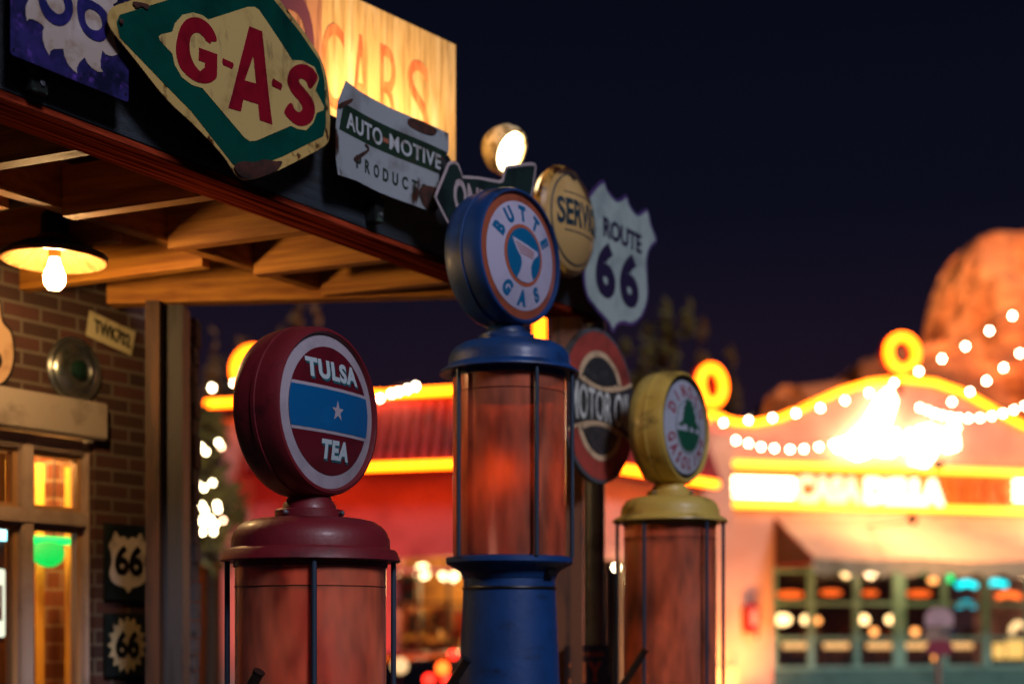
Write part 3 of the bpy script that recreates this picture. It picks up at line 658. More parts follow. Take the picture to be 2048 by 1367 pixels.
put('brace', MB().box(-1.2, -1.16, -.004, .05, 3.031, 3.6), M['wood'], t, False)
c = B.w(-.36, -.42, 3.12); tgt = B.w(-.33, 0, 3.45)
# lamps on the roof: housings hidden behind the fascia signs
for nm, lab, uu, E in (('roof_spot_lamp', 'small spot lamp on the canopy roof under the CARS board', -.42, 46), ('roof_spot_lamp', 'small spot lamp on the canopy roof under the side board', -1.1, 20)):
    c = B.w(uu, -.30, 3.10); tgt = B.w(uu+.04, 0, 3.50); d = (tgt-c)
    t = thing(nm, lab, 'spot lamp', None, *c); qn = d.normalized().to_track_quat('Z', 'Y').to_matrix()
    g = MB().lathe([(.02, -.09), (.035, -.08), (.045, 0), (.042, .0), (.03, -.06)], (0, 0, 0), 'Z', 24)
    for v in g.bm.verts: v.co = c+qn@v.co
    put('housing', g, M['iron'], t)
    put('stand', MB().tube([c, (c.x, c.y, 3.031)], .008), M['iron'], t)
    l = bpy.data.lights.new('spot', 'SPOT'); l.energy = E; l.spot_size = R_(125); l.spot_blend = .8; l.color = (1, .62, .24); l.shadow_soft_size = .03
    lo_ = bpy.data.objects.new('spot_light', l); C.objects.link(lo_); lo_.location = c+d.normalized()*.01; lo_.rotation_euler = (-d).to_track_quat('Z', 'Y').to_euler()
    lo_.parent = t; lo_.matrix_parent_inverse = Matrix.Translation(-c)

# ================================================================ the three gas pumps
def pump(label, X, Y, zg, zcap, zbrim, zplate, cols, face, rods, rg=.1875, rb=.224, dx=0, lever=None, ang=57, dome_r=.198, ogee=False):
    F_ = Fr(X, Y, ang)
    t = thing('gas_pump', label, 'gas pump', F_, 0, 0, 0, 'old gas pumps in a row')
    paint, dark = cols
    # base and body
    put('base', MB().lathe([(.27, 0), (.27, .05), (.235, .07), (.22, .12)], seg=64), paint, t)
    b = put('body', MB().lathe([(.185, .121), (.178, .5), (rg-.018, zplate-.42), (rg-.032, zplate-.085), (rg-.034, zplate-.012)], seg=64), paint, t)
    put('seam', MB().lathe([(rg-.030, zplate-.090), (rg-.028, zplate-.087), (rg-.028, zplate-.083), (rg-.030, zplate-.080)], seg=64), dark, b)
    put('plate', MB().lathe([(rg-.03, zplate-.055), (rg-.022, zplate-.035), (rg+.005, zplate-.018), (rb-.025, zplate-.012), (rb-.02, zplate-.006), (rb-.02, zplate+.008), (rg+.01, zplate+.012), (rg-.02, zplate+.012)], seg=64), paint, t)
    for a in (-75, -48):   # little bracket lugs under the plate
        aa = R_(a+40); c = (math.cos(aa)*(rg-.02), math.sin(aa)*(rg-.02)-.0)
    put('latch', MB().box(-.02, .02, -(rg-.022)-.012, -(rg-.03), zplate-.05, zplate-.022, .002), M['iron'], b)
    # tank
    cyl = put('glass_cylinder', MB().lathe([(rg-.004, zplate+.0125), (rg, zplate+.02), (rg, zbrim-.002)], seg=96), TANK_GLOW, t)
    put('tank_band', MB().lathe([(rg+.0012, zbrim-.062), (rg+.0022, zbrim-.061), (rg+.0022, zbrim-.0605), (rg+.0012, zbrim-.0595)], seg=96), COPPER2, cyl)
    for a in rods:
        # angle measured from the direction that faces the camera
        va = math.atan2(Y, X)+PI; aw = va+R_(a)-F_.a; r = rb-.018
        put('guard_rod', MB().tube([(r*math.cos(aw), r*math.sin(aw), zplate+.009), (r*math.cos(aw), r*math.sin(aw), zbrim+.006)], .0068, 12), M['rod'], t)
    # cap
    h = zcap-zbrim
    cp = put('cap', MB().lathe([(rg+.004, zbrim-.012), (rg+.004, zbrim+.002), (rb-.004, zbrim+.001)]+([(rb, zbrim+.004), (rb-.009, zbrim+.027), (rb-.013, zbrim+.031), (dome_r+.003, zbrim+.032)] if not ogee else [(rb, zbrim+.004), (rb-.002, zbrim+.010), (rb-.014, zbrim+.018), (dome_r+.002, zbrim+.027)])+[(dome_r, zbrim+.035), (dome_r-.001, zbrim+h*.52), (dome_r-.007, zbrim+h*.68), (dome_r-.020, zbrim+h*.83), (dome_r-.038, zbrim+h*.93), (dome_r-.062, zbrim+h*.985), (.088, zcap), (.06, zcap+.003)], seg=96), paint, t)
    zn = zg-.205
    nk = put('neck', MB().lathe([(.086, zcap-.003), (.086, zcap+.020), (.084, zcap+.022), (.068, zcap+.023), (.066, zcap+.035), (.058, zcap+.045), (.052, zn), (.055, zn+.03)], (dx*.5, 0, 0), seg=56), paint, t)
    for a in (-8, 88, 180, 268):
        va = math.atan2(Y, X)+PI; aw = va+R_(a-30)-F_.a
        g = MB().tube([(.084*math.cos(aw)+dx*.5, .084*math.sin(aw), zcap+.012), (.094*math.cos(aw)+dx*.5, .094*math.sin(aw), zcap+.012)], .0035, 10).ball((.095*math.cos(aw)+dx*.5, .095*math.sin(aw), zcap+.012), .006)
        put('screw', g, M['steel'], nk)
    # globe drum
    c = (dx, 0, zg)
    half = [(.191, .064), (.195, .070), (.202, .068), (.207, .058), (.2095, .042), (.2105, .022), (.2105, .006), (.214, .005)]
    prof = [(r, -t_) for r, t_ in half[1:]]+[(r, t_) for r, t_ in half[::-1]]
    prof = [(.10, -.086), (.150, -.082), (.180, -.076)]+prof+[(.190, .057), (.02, .055)]
    gl = put('globe', MB().lathe(prof, c, 'Y', 96), paint, t)
    face(gl, dx, zg)
    if lever:
        p0, p1 = lever   # in photo pixels and metres: top of the lever and its lower end
        q0 = Vector((*to_uv(F_, p0), p0.z)); q1 = Vector((*to_uv(F_, p1), p1.z)); d = (q0-q1).normalized()
        lv = put('lever', MB().tube([q1, q0-d*.01, q0], [.0135, .0135, .0135], 20), mat('lever_iron', '#3a2e28', .35, .6, col2='#9a6a50', scale=60, lo=.6, hi=.66), t)
        put('grip_cap', MB().tube([q0+d*.0005, q0+d*.004], .015, 20), M['black'], lv)
        e_ = Vector((0, 0, q1.z-.02)); put('pivot', MB().tube([q1, (q1.x*.5, q1.y*.5, q1.z-.02), e_], .018, 14), M['iron'], lv)
    return t
TANK_GLOW = mat('stained_glow_tank', '#c06a50', .28, .05, col2='#200a06', scale=2.8, stretch=(2.2, 2.2, .7), lo=.44, hi=.66, col3='#ff7c54', scale3=3.0, lo3=.47, hi3=.66, stretch3=(2.1, 2.1, .7), coat=.8, detail=3.0)  # orange patches put neon highlights into the colour, dark ones are smoky stain
def stained_glass(m):
    """smoky amber cylinder: part stain and painted orange highlights, part light let through from the street behind"""
    n = m.node_tree; P = n.nodes['Principled BSDF']; o = n.nodes['Material Output']
    rf = n.nodes.new('ShaderNodeBsdfRefraction'); rf.inputs['Color'].default_value = (1, .66, .50, 1); rf.inputs['Roughness'].default_value = .58; rf.inputs['IOR'].default_value = 1.04
    t = n.nodes.new('ShaderNodeTexCoord'); mp = n.nodes.new('ShaderNodeMapping'); mp.inputs['Scale'].default_value = (2.2, 2.2, .7); z = n.nodes.new('ShaderNodeTexNoise'); z.inputs['Scale'].default_value = 2.3; z.inputs['Detail'].default_value = 3
    r_ = n.nodes.new('ShaderNodeMapRange'); r_.inputs[1].default_value = .40; r_.inputs[2].default_value = .60; r_.inputs[3].default_value = .06; r_.inputs[4].default_value = .40
    mx = n.nodes.new('ShaderNodeMixShader')
    n.links.new(t.outputs['Object'], mp.inputs[0]); n.links.new(mp.outputs[0], z.inputs['Vector']); n.links.new(z.outputs[0], r_.inputs[0]); n.links.new(r_.outputs[0], mx.inputs[0])
    n.links.new(P.outputs[0], mx.inputs[1]); n.links.new(rf.outputs[0], mx.inputs[2]); n.links.new(mx.outputs[0], o.inputs[0])
stained_glass(TANK_GLOW)
COPPER2 = mat('stained_tank_line', '#6a3020', .4)
LR = .190
def lens(gl, dx, zg, R=.190, s=.022):
    return (lambda x, z: -s*(1-((x-dx)**2+(z-zg)**2)/R**2)), -.0575
wg = mat('globe_white', '#aaa1ac', .3, col2='#8f8790', scale=10, lo=.45, hi=.7, coat=.5)
def L_(gl, nm, loops, k, m, bend, y0, parent=None): return put(nm, sheet(loops, .0006, y0-.001*k, .02, bend), m, parent or gl)
def tulsa(gl, dx, zg):
    b, y0 = lens(gl, dx, zg)
    fc_ = L_(gl, 'face', [circle(dx, zg, .190, 96)], 0, wg, b, y0)
    rd = mat('face_red', '#5e1420', .3, col2='#4e1018', scale=8, coat=.5)
    put('disc', sheet([circle(dx, zg, .158, 80)], .0006, y0-.001, .02, b), rd, fc_)
    put('rule', sheet([band(dx, zg, .158, -.058, .058)], .0006, y0-.002, .02, b), wg, fc_)
    put('band', sheet([band(dx, zg, .1585, -.050, .050)], .0006, y0-.003, .02, b), mat('face_blue', '#075a92', .3, col2='#0a6ca8', scale=5, coat=.5), fc_)
    star = [(dx+.012+(.026 if i % 2 == 0 else .0105)*math.sin(i*PI/5), zg+(.026 if i % 2 == 0 else .0105)*math.cos(i*PI/5)) for i in range(10)]
    put('star', sheet([star], .0006, y0-.004, .02, b), wg, fc_)
    sh = mat('letter_shadow', '#24606c', .4)
    for s_, a, c, z0, z1 in (('TULSA', -.100, .108, .074, .122), ('TEA', -.045, .068, -.120, -.072)):
        put('letter_shade', text(s_, dx+a+.005, dx+c+.005, zg+z0-.005, zg+z1-.005, .0006, y0-.0022, .05, .02, b, sp=1.14), sh, fc_)
        put('lettering', text(s_, dx+a, dx+c, zg+z0, zg+z1, .0006, y0-.0036, .05, .02, b, sp=1.14), mat('letter_pale', '#b3c3c9', .3, coat=.4), fc_)
def butte(gl, dx, zg):
    b, y0 = lens(gl, dx, zg)
    fc_ = L_(gl, 'face', [circle(dx, zg, .190, 96)], 0, mat('face_copper', '#9a5038', .35, col2='#7c4030', scale=8, coat=.4), b, y0)
    wm = mat('face_white', '#b7b3cc', .3, col2='#a7a4bc', scale=6, coat=.5); bl = mat('face_teal', '#0c6290', .3, coat=.4); cp = mat('face_orange', '#a85a40', .35)
    put('disc', sheet([circle(dx, zg, .165, 80)], .0006, y0-.001, .02, b), wm, fc_)
    put('ring', sheet([circle(dx, zg, .094, 64)], .0006, y0-.002, .02, b), cp, fc_)
    put('disc', sheet([circle(dx, zg, .083, 64)], .0006, y0-.003, .02, b), bl, fc_)
    m = [(-.060, .047), (.066, .022), (.068, .012), (.050, 0), (.038, -.012), (.030, -.030), (.034, -.055), (.046, -.070), (.020, -.081), (-.014, -.081), (-.036, -.074), (-.022, -.050), (-.016, -.028), (-.020, -.010), (-.036, .006), (-.050, .025)]
    put('butte_emblem', sheet([[(dx+x, zg+z) for x, z in m]], .0006, y0-.004, .02, b), wm, fc_)
    for i in range(4):
        z = .034-i*.0095; put('stripe', sheet([[(dx-.046+i*.006, zg+z), (dx+.045-i*.002, zg+z-.017+i*.003), (dx+.045-i*.002, zg+z-.0195+i*.003), (dx-.046+i*.006, zg+z-.0025)]], .0006, y0-.005, .02, b), cp, fc_)
    put('lettering', ring_text('BUTTE', dx, zg, .129, .050, 150, 28, .0006, y0-.002, .06, .80, True, b), bl, fc_)
    put('lettering', ring_text('GAS', dx, zg, .129, .048, 236, 304, .0006, y0-.002, .06, .88, False, b), bl, fc_)
def dino(gl, dx, zg):
    b, y0 = lens(gl, dx, zg)
    fc_ = L_(gl, 'face', [circle(dx, zg, .190, 96)], 0, M['black'], b, y0)
    wm = mat('face_white_b', '#a7adbb', .3, col2='#979cab', scale=6, coat=.5); gn = mat('face_green', '#14523c', .35, coat=.4); rd = mat('face_crimson', '#8c2a40', .35)
    put('disc', sheet([circle(dx, zg, .174, 80)], .0006, y0-.001, .02, b), wm, fc_)
    put('ring', sheet([circle(dx, zg, .100, 64), circle(dx, zg, .097, 64)], .0006, y0-.002, .02, b), gn, fc_)
    put('ground_emblem', sheet([band(dx, zg, .092, -.0919, -.018)], .0006, y0-.002, .02, b), gn, fc_)
    d = [(-.085, -.008), (-.055, .004), (-.045, .020), (-.050, .026), (-.038, .030), (-.040, .048), (-.026, .046), (-.024, .064), (-.010, .058), (-.002, .078), (.010, .062), (.024, .070), (.028, .052), (.042, .052), (.040, .034), (.054, .028), (.050, .012), (.070, .002), (.086, -.012), (.060, -.008), (.048, -.010), (.046, -.028), (.034, -.028), (.030, -.010), (.004, -.006), (-.002, -.028), (-.014, -.028), (-.018, -.006), (-.040, -.002), (-.055, -.012)]
    put('dinosaur_emblem', sheet([[(dx+x*1.05, zg+z*1.3+.012) for x, z in d]], .0006, y0-.003, .02, b), gn, fc_)
    put('lettering', ring_text('DINOCO', dx, zg, .135, .046, 152, 28, .0006, y0-.002, .03, .8, True, b), rd, fc_)
    put('lettering', ring_text('GASOLINE', dx, zg, .135, .046, 200, 340, .0006, y0-.002, .03, .78, False, b), rd, fc_)
def pm(n, a, b, c, **k): return mat(n, a, .48, col2=b, scale=6, lo=.45, hi=.72, col3=c, scale3=7, lo3=.56, hi3=.72, stretch3=(1, 1, 2.0), coat=.08, bump=.12, bscale=45, **k)
zy = lambda y, s: 1.65+(HOR-y)/s
pump('red pump with a TULSA TEA globe, nearest of the three', -.503, 3.56, zy(828, 798), zy(1038, 798), zy(1125, 798), 1.14, (pm('red_paint', '#701822', '#561018', '#30090e'), M['black']), tulsa, (2, -90, 90, 180), dx=-.012, ang=60,
     lever=(at(517, 1344, 3.30), at(450, 1470, 3.36)))
pump('tall blue pump with a BUTTE GAS globe, in the middle', -.008, 4.42, zy(523, 643), zy(688, 643), zy(752, 643), 1.85, (pm('blue_paint', '#0a3c76', '#0a2e5c', '#0a1628'), M['black']), butte, (-50, 24, 74, 150, 222), rg=.176, rb=.218, dx=-.028, ang=52, dome_r=.19, ogee=True,
     lever=(at(933, 1320, 4.15), at(868, 1420, 4.2)))
pump('yellow pump with a DINOCO GASOLINE globe, farthest of the three', .593, 5.34, zy(855, 535), zy(994, 532), zy(1046, 532), 1.30, (pm('yellow_paint', '#c4a850', '#b4923c', '#6e5a28'), M['black']), dino, (-80, -28, 42, 82, 150, 215), rg=.173, rb=.217, dx=-.0, dome_r=.185, ogee=True,
     lever=(at(1290, 1299, 5.08), at(1228, 1400, 5.12)))

# ================================================================ across the street
stucco = mat('pink_stucco', '#d2a48e', .8, col2='#bd8a76', scale=1.2, lo=.35, hi=.7, bump=.25, bscale=30)
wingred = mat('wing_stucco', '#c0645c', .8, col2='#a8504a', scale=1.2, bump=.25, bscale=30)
trimred = mat('red_trim', '#8c1c14', .5, col2='#6a140e', scale=2)
teal = mat('teal_paint', '#4c7468', .5, col2='#3c5e54', scale=3)
teal2 = mat('teal_frame', '#7ba893', .45, col2='#5f8c7a', scale=3)
A2 = Fr(3.41, 22.0, 15.6)        # the tire shop front
def nt_(name, fr, pts2, v, r, m, parent): return put(name, MB().tube([(p[0], v, p[1]) for p in pts2], r, 10), m, parent)
shop = thing('tire_shop', 'pink stucco shop with a curved parapet outlined in neon', 'building', A2, 2.5, 1.5, 0)
ru_ = A2.px(1400, 900)[0]; 
top = [(1400, 828), (1432, 832), (1470, 846), (1510, 848), (1560, 838), (1620, 812), (1680, 785), (1740, 767), (1805, 760), (1870, 767), (1935, 790), (1990, 822), (2048, 853), (2110, 868), (2180, 862)]
tp = [A2.px(x, y) for x, y in top]
uo0, uo1, zo = A2.px(1545, 1100)[0], A2.px(2120, 1100)[0], A2.px(1545, 1128)[1]
loop = tp+[(tp[-1][0], 0), (uo1, 0), (uo1, zo), (uo0, zo), (uo0, 0), (tp[0][0], 0)]
put('front_wall', sheet([loop], .3, .3), stucco, shop, False)
pa, pb = A2.px(1404, 900, -.12)[0], A2.px(1464, 900, -.12)[0]
put('pilaster', MB().box(pa, pb, -.16, -.002, 0, 4.6, .01).box(pa-.06, pb+.06, -.20, -.161, 0, 1.05, .01), stucco, shop, False)
put('side_wall', MB().box(tp[0][0]-.3, tp[0][0]-.002, .0, 7, 0, 4.7), stucco, shop, False)
put('parapet_neon', MB().tube([(p[0], -.06, p[1]+.02) for p in [A2.px(x, y, -.06) for x, y in top]], .045, 10), NEON, shop)
for y, r_ in ((934, .055), (1015, .055)):
    a = A2.px(1468, y-8, -.1); b = A2.px(2180, y-8, -.1); zc = a[1]
    put('sign_neon', MB().tube([(a[0], -.1, zc), (b[0], -.1, zc)], r_, 10), NEONY, shop)
put('sign_band', MB().box(A2.px(1466, 900, -.05)[0], tp[-1][0], -.05, -.002, A2.px(1466, 1014, -.05)[1], A2.px(1466, 922, -.05)[1], .01), mat('band_paint', '#b06a1c', .6), shop, False)
for i, y in enumerate((958, 974, 990)):
    a = A2.px(1466, y, -.1); b = A2.px(1588, y, -.1)
    put('white_bar', MB().tube([(a[0], -.1, a[1]), (b[0], -.1, a[1])], .038 if i < 2 else .02, 10), NEONW, shop)
for i, y in enumerate((958, 974, 990)):
    a = A2.px(2030, y+6, -.1); b = A2.px(2150, y+6, -.1)
    put('white_bar', MB().tube([(a[0], -.1, a[1]), (b[0], -.1, a[1])], .038, 10), NEONW, shop)
zs0, zs1 = A2.px(1600, 1003, -.1)[1], A2.px(1600, 950, -.1)[1]
put('lettering', text('CASA', A2.px(1592, 900, -.1)[0], A2.px(1722, 900, -.1)[0], zs0, zs1, .08, -.06, .04), emit('letters_cream', (1, .75, .38), 2.2), shop, False)
put('lettering', text('DELLA', A2.px(1732, 900, -.1)[0], A2.px(1886, 900, -.1)[0], zs0, zs1, .08, -.06, .05), emit('letters_white', (1, .80, .48), 4), shop, False)
put('lettering', text('TIRES', A2.px(1898, 900, -.1)[0], A2.px(2018, 900, -.1)[0], zs0, zs1, .08, -.06, .0), emit('letters_dim_glow', (1, .22, .02), .55, '#b04a18'), shop, False, label='orange TIRES lettering with a dim added glow')  # unlit letters given a dim glow of their own
# glowing script above
q = lambda l, v=-.14: [(a[0], v, a[1]) for a in [A2.px(x, y, v) for x, y in l]]
g = MB()
for l, r_ in (([(1672, 892), (1700, 884), (1735, 850), (1765, 800), (1778, 785), (1782, 800), (1770, 840), (1752, 878), (1735, 900), (1715, 908), (1698, 900), (1700, 884), (1730, 884), (1760, 898), (1785, 900)], .085),
              ([(1785, 860), (1790, 890), (1805, 895), (1820, 868), (1826, 895), (1838, 892)], .08), ([(1862, 858), (1842, 862), (1838, 885), (1856, 886), (1868, 858), (1862, 905), (1848, 925), (1828, 922), (1845, 900), (1880, 880)], .08),
              ([(1880, 860), (1880, 888), (1890, 888)], .08), ([(1912, 852), (1896, 866), (1908, 876), (1910, 890), (1892, 894)], .075)):
    g.tube(q(l), r_, 8)
put('script_neon', g, emit('script_glow', (1, .66, .38), 17), shop)
# awning over the bay
au0, au1 = uo0+.04, uo1-.1
zt, zf = A2.px(1560, 1036)[1], 2.55
N = 60; g = MB(); ol = 1.25
def awz(x): return .05*abs(math.sin((x-au0)/2.05*PI+.4))
ps = [au0+(au1-au0)*i/N for i in range(N+1)]
bt = [g.bm.verts.new((x, -.02, zt)) for x in ps]; md = [g.bm.verts.new((x, -ol*.5, (zt+zf)/2-.02-.3*awz(x)+.06)) for x in ps]; fb = [g.bm.verts.new((x, -ol, zf+.12-awz(x))) for x in ps]
for i in range(N): g.bm.faces.new((bt[i], bt[i+1], md[i+1], md[i])); g.bm.faces.new((md[i], md[i+1], fb[i+1], fb[i]))
can = mat('awning_canvas', '#c8a284', .85, col2='#b8907a', scale=1.5)
aw = put('awning', g, can, shop)
g = MB(); 
def val(x): return zf-.08-.09*abs(math.sin((x-au0)/.46*PI))
N2 = 240; xs_ = [au0+(au1-au0)*i/N2 for i in range(N2+1)]
tpv = [g.bm.verts.new((x, -ol-.004, zf+.12-awz(x))) for x in xs_]; btv = [g.bm.verts.new((x, -ol-.004, val(x))) for x in xs_]
for i in range(N2): g.bm.faces.new((tpv[i], tpv[i+1], btv[i+1], btv[i]))
put('valance', g, mat('valance_canvas', '#c4b088', .85, col2='#8c7c58', scale=2), aw)
put('awning_frame', MB().tube([(au0, -.02, zt), (au0, -ol, zf+.1), (au0, -ol, zf+.02), (au0, -.02, zf+.02), (au0, -.02, zt-.02)], .02, 8), trimred, aw)
put('awning_frame', MB().tube([(au1, -.02, zt), (au1, -ol, zf+.1), (au1, -ol, zf+.02), (au1, -.02, zf+.02), (au1, -.02, zt-.02)], .02, 8), trimred, aw)
g = MB(); tri = [(-.03, zt-.02), (-.03, zf+.03), (-ol+.02, zf+.03), (-ol+.02, zf+.09)]
A_ = [g.bm.verts.new((au0-.012, v2, z2_)) for v2, z2_ in tri]; B_ = [g.bm.verts.new((au0, v2, z2_)) for v2, z2_ in tri]
g.bm.faces.new(A_); g.bm.faces.new(B_[::-1])
for k in range(4): g.bm.faces.new((A_[k], A_[(k+1) % 4], B_[(k+1) % 4], B_[k]))
put('side_flap', g, mat('flap_dark', '#4a2416', .85, col2='#23120c', scale=6, stretch=(1, 1, 4)), aw, False)
# garage bay with panes
bz0 = 0; v_ = .12
def bu(x): return A2.px(x, 1200, v_)[0]
def bz(y): return A2.px(1700, y, v_)[1]
gd = put('garage_door', MB().box(uo0+.002, uo1-.002, v_, v_+.05, 0, bz(1338), .004), teal, shop, False)
g = MB()
for x, wd_ in ((1548, 10), (1622, 14), (1713, 14), (1798, 26), (1889, 12), (1972, 14), (2062, 20), (2112, 12)): g.box(bu(x-wd_/2), bu(x+wd_/2), v_-.02, v_+.03, bz(1338), zo-.002, .004)
put('mullion', g, teal2, gd, False)
g = MB()
for y in (1142, 1206, 1276, 1334): g.box(uo0+.003, uo1-.003, v_-.005, v_+.02, bz(y+3.5), bz(y-3.5))
put('rail', g, teal2, gd, False)
put('pane', MB().box(uo0+.004, uo1-.004, v_+.032, v_+.038, bz(1338)+.01, zo-.003), glass('garage_glass'), gd, False)
put('bay_room', MB().box(uo0-.5, uo1+.5, 3.2, 3.3, 0, 3.6).box(uo0-.5, uo1+.5, .31, 3.3, 3.3, 3.4), mat('bay_wall', '#4a1a10', .8, col2='#1e0c08', scale=1.6), shop, False)
LAMPS = ['oblong cream lamp, leftmost in the middle row of shop panes', 'tall cream lamp just left of the first mullion, middle row', 'small amber lamp just right of the first mullion, middle row', 'cream lamp right of the second mullion, middle row of panes',
 'cream lamp left of the thick pale mullion, middle row', 'small amber lamp between and below the two cream lamps, middle row', 'small amber lamp right of the thick pale mullion, middle row', 'round cream lamp, leftmost in the lowest row of panes', 'narrow cream lamp right of the first mullion, lowest row',
 'narrow cream lamp left of the thick mullion, lowest row', 'amber oval lamp beside the street sign, lowest row', 'cream lamp just under the awning edge, above the second pane', 'pale amber lamp under the awning, left of the green neon',
 'wide orange shade, leftmost in the upper row of panes', 'orange shade second from the left in the upper row', 'orange shade third from the left, upper row, small', 'orange shade right of the thick mullion, upper row']
wl_ = emit('warm_lamp', (1, .62, .25), 5); wl2 = emit('amber_lamp', (1, .36, .09), 3.5); ol_ = emit('orange_shade', (1, .13, .015), 1.6)
for i, (x, y, r, m, sh) in enumerate([(1565, 1238, .13, wl_, 1.7), (1610, 1238, .10, wl_, .8), (1635, 1240, .08, wl2, 1), (1728, 1238, .11, wl_, 1), (1780, 1238, .10, wl_, 1), (1748, 1262, .09, wl2, 1), (1830, 1262, .09, wl2, 1), (1570, 1313, .10, wl_, 1), (1636, 1316, .08, wl_, .8), (1782, 1312, .08, wl_, .8), (1860, 1313, .11, wl2, 1.2), (1693, 1146, .09, wl_, 1.4), (1866, 1160, .08, wl2, 1.6),
                                       (1580, 1188, .16, ol_, 2.2), (1662, 1184, .13, ol_, 2.2), (1740, 1185, .11, ol_, 2), (1838, 1186, .14, ol_, 2.4)]):
    v2 = 1.5; u, z = A2.px(x, y, v2)
    t = thing('shop_lamp', 'x', 'lamp', A2, u, v2, z)
    shade = m is ol_
    t['label'] = LAMPS[i]
    t['group'] = 'orange shades inside the tire shop' if shade else 'warm lamps inside the tire shop'
    put('lamp_glass', MB().ball((u, v2, z), r*.75, (sh, 1, .55 if shade else 1), 12), m, t)
    put('rod', MB().tube([(u, v2, z+r*.4), (u, v2, 3.3)], .012, 6), M['black'], t)
for k, (y, xs2) in enumerate(((1290, (1600, 2100)),)):
    for i, x in enumerate((1590, 1672, 1758, 1835, 1920)):
        u, z = A2.px(x, y, 1.3)
        t = thing('shop_shelf', ('leftmost', 'second', 'middle', 'fourth', 'rightmost')[i]+' lit goods shelf behind the lowest panes of the tire shop', 'shelf', A2, u, 1.3, 0, 'goods shelves inside the tire shop')
        put('light_strip', MB().box(u-.24, u+.22, 1.24, 1.3, z-.05, z+.05, .01), emit('shelf_light', (1, .52, .18), 1.3), t)
        put('rack', MB().box(u-.3, u+.3, 1.31, 1.6, 0, z-.10).box(u-.3, u-.26, 1.31, 1.6, z-.10, z+.3).box(u+.26, u+.3, 1.31, 1.6, z-.10, z+.3), mat('rack_wood', '#5a2a14', .7, col2='#b0642c', scale=9), t, False)
for nm, lab, x0, x1, y, c_, r in (('neon_word', 'cyan neon word in the right half of the shop window', 1915, 1952, 1170, (0, .8, .85), .05), ('neon_word', 'cyan neon word farther right, beside the window edge', 1972, 2012, 1168, (0, .8, .85), .05), ('neon_dot', 'small green neon shape left of the cyan words', 1888, 1902, 1158, (.01, .8, .2), .07), ('neon_word', 'purple neon line above the cyan words', 1972, 2030, 1146, (.3, .1, 1), .035), ('neon_word', 'orange neon line below the cyan words at the right', 1995, 2040, 1192, (1, .15, .02), .05), ('neon_word', 'dim teal reflection of neon on the middle pane', 1915, 1950, 1210, (0, .35, .42), .05)):  # the last tube glows in place of a neon reflection
    v2 = 1.0; a = A2.px(x0, y, v2); b = A2.px(x1, y, v2)
    t = thing(nm, lab, 'neon sign', A2, (a[0]+b[0])/2, v2, a[1])
    put('tube', MB().tube([(a[0], v2, a[1]), ((a[0]+b[0])/2, v2, a[1]+.05), (b[0], v2, a[1])], r, 8), emit('neon_'+lab[:5], c_, 2.6), t)
    put('wire', MB().tube([(a[0], v2, a[1]), (a[0], v2, 3.3)], .006, 6), M['black'], t)
# round green lights in a row
for i, x in enumerate((1775, 1812, 1848)):
    u, z = A2.px(x, 1144, .9)
    t = thing('green_light', ('left', 'middle', 'right')[i]+' one of three dim green lights in a row under the awning edge', 'light', A2, u, .9, z, 'green lights under the awning')
    put('bulb', MB().ball((u, .9, z), .055), emit('dim_green', (.03, .4, .08), 1.0), t); put('wire', MB().tube([(u, .9, z), (u, .9, 3.3)], .005, 6), M['black'], t)
# bright arched display at the right edge
u, z = A2.px(2030, 1290, .9)
t = thing('display_case', 'bright yellow lit display with an arched top at the right edge', 'display', A2, u, .9, 0)
put('cabinet', MB().box(u-.45, u+.3, .92, 1.2, 0, z-.22), M['black'], t, False)
put('lit_panel', MB().box(u-.42, u-.20, .9, .92, z-.22, z+.04).box(u-.16, u+.28, .9, .92, z-.22, z+.12), emit('display_light', (1, .58, .14), 1.3), t, False)
put('arch', MB().tube([(u+.12*math.cos(R_(a))+.06, .9, z+.22+.16*math.sin(R_(a))) for a in range(40, 200, 16)], .045, 8), emit('arch_light', (1, .66, .28), 2.2), t)
# red extinguisher cabinet
u, z = A2.px(1503, 1236, -.1)
t = thing('fire_cabinet', 'small red fire extinguisher cabinet on the pink wall', 'cabinet', A2, u, -.1, z-.24)
put('box', MB().box(u-.11, u+.11, -.15, -.001, z-.22, z+.22, .01), mat('cabinet_red', '#a0121a', .4), t, False)
put('window', MB().box(u-.03, u+.07, -.156, -.1505, z-.10, z+.14, .002), mat('cabinet_glass', '#c8a0a0', .2), t, False)
put('handle', MB().tube([(u+.06, -.16, z-.24), (u+.06, -.16, z-.31)], .03, 8), M['black'], t)

# ---- neon tires on the roofs
def ring(lab, cx, cy, Y, rx, yaw, minor=.070, tilt=0):
    c = at(cx, cy, Y); F_ = Fr(c.x, c.y, yaw)
    t = thing('neon_ring', lab, 'neon ring', F_, 0, 0, c.z-rx-minor, 'neon rings standing on the roofs')
    maj = rx
    put('glow_tube', MB().tube([(maj*math.cos(2*PI*i/40), 0, c.z+maj*math.sin(2*PI*i/40)) for i in range(40)], minor, 14, True), emit('tire_glow', (1, .115, .002), 13), t)
    put('red_housing', MB().tube([(maj*math.cos(2*PI*i/40), .12, c.z+maj*math.sin(2*PI*i/40)) for i in range(40)], minor*1.05, 12, True), mat('tire_red', '#a01808', .5), t)
    put('stand', MB().box(-.05, .05, .08, .16, c.z-rx-minor-.35, c.z-rx-minor*.5), M['iron'], t, False)
ring('neon tire on top of the curved parapet, far right', 1805, 705, 22.7, .255, 18)
ring('neon tire at the left end of the curved parapet, behind the yellow pump', 1424, 770, 21.9, .268, 42)
ring('neon tire on the low roof, half hidden by the red pump', 505, 737, 18.6, .245, -18)

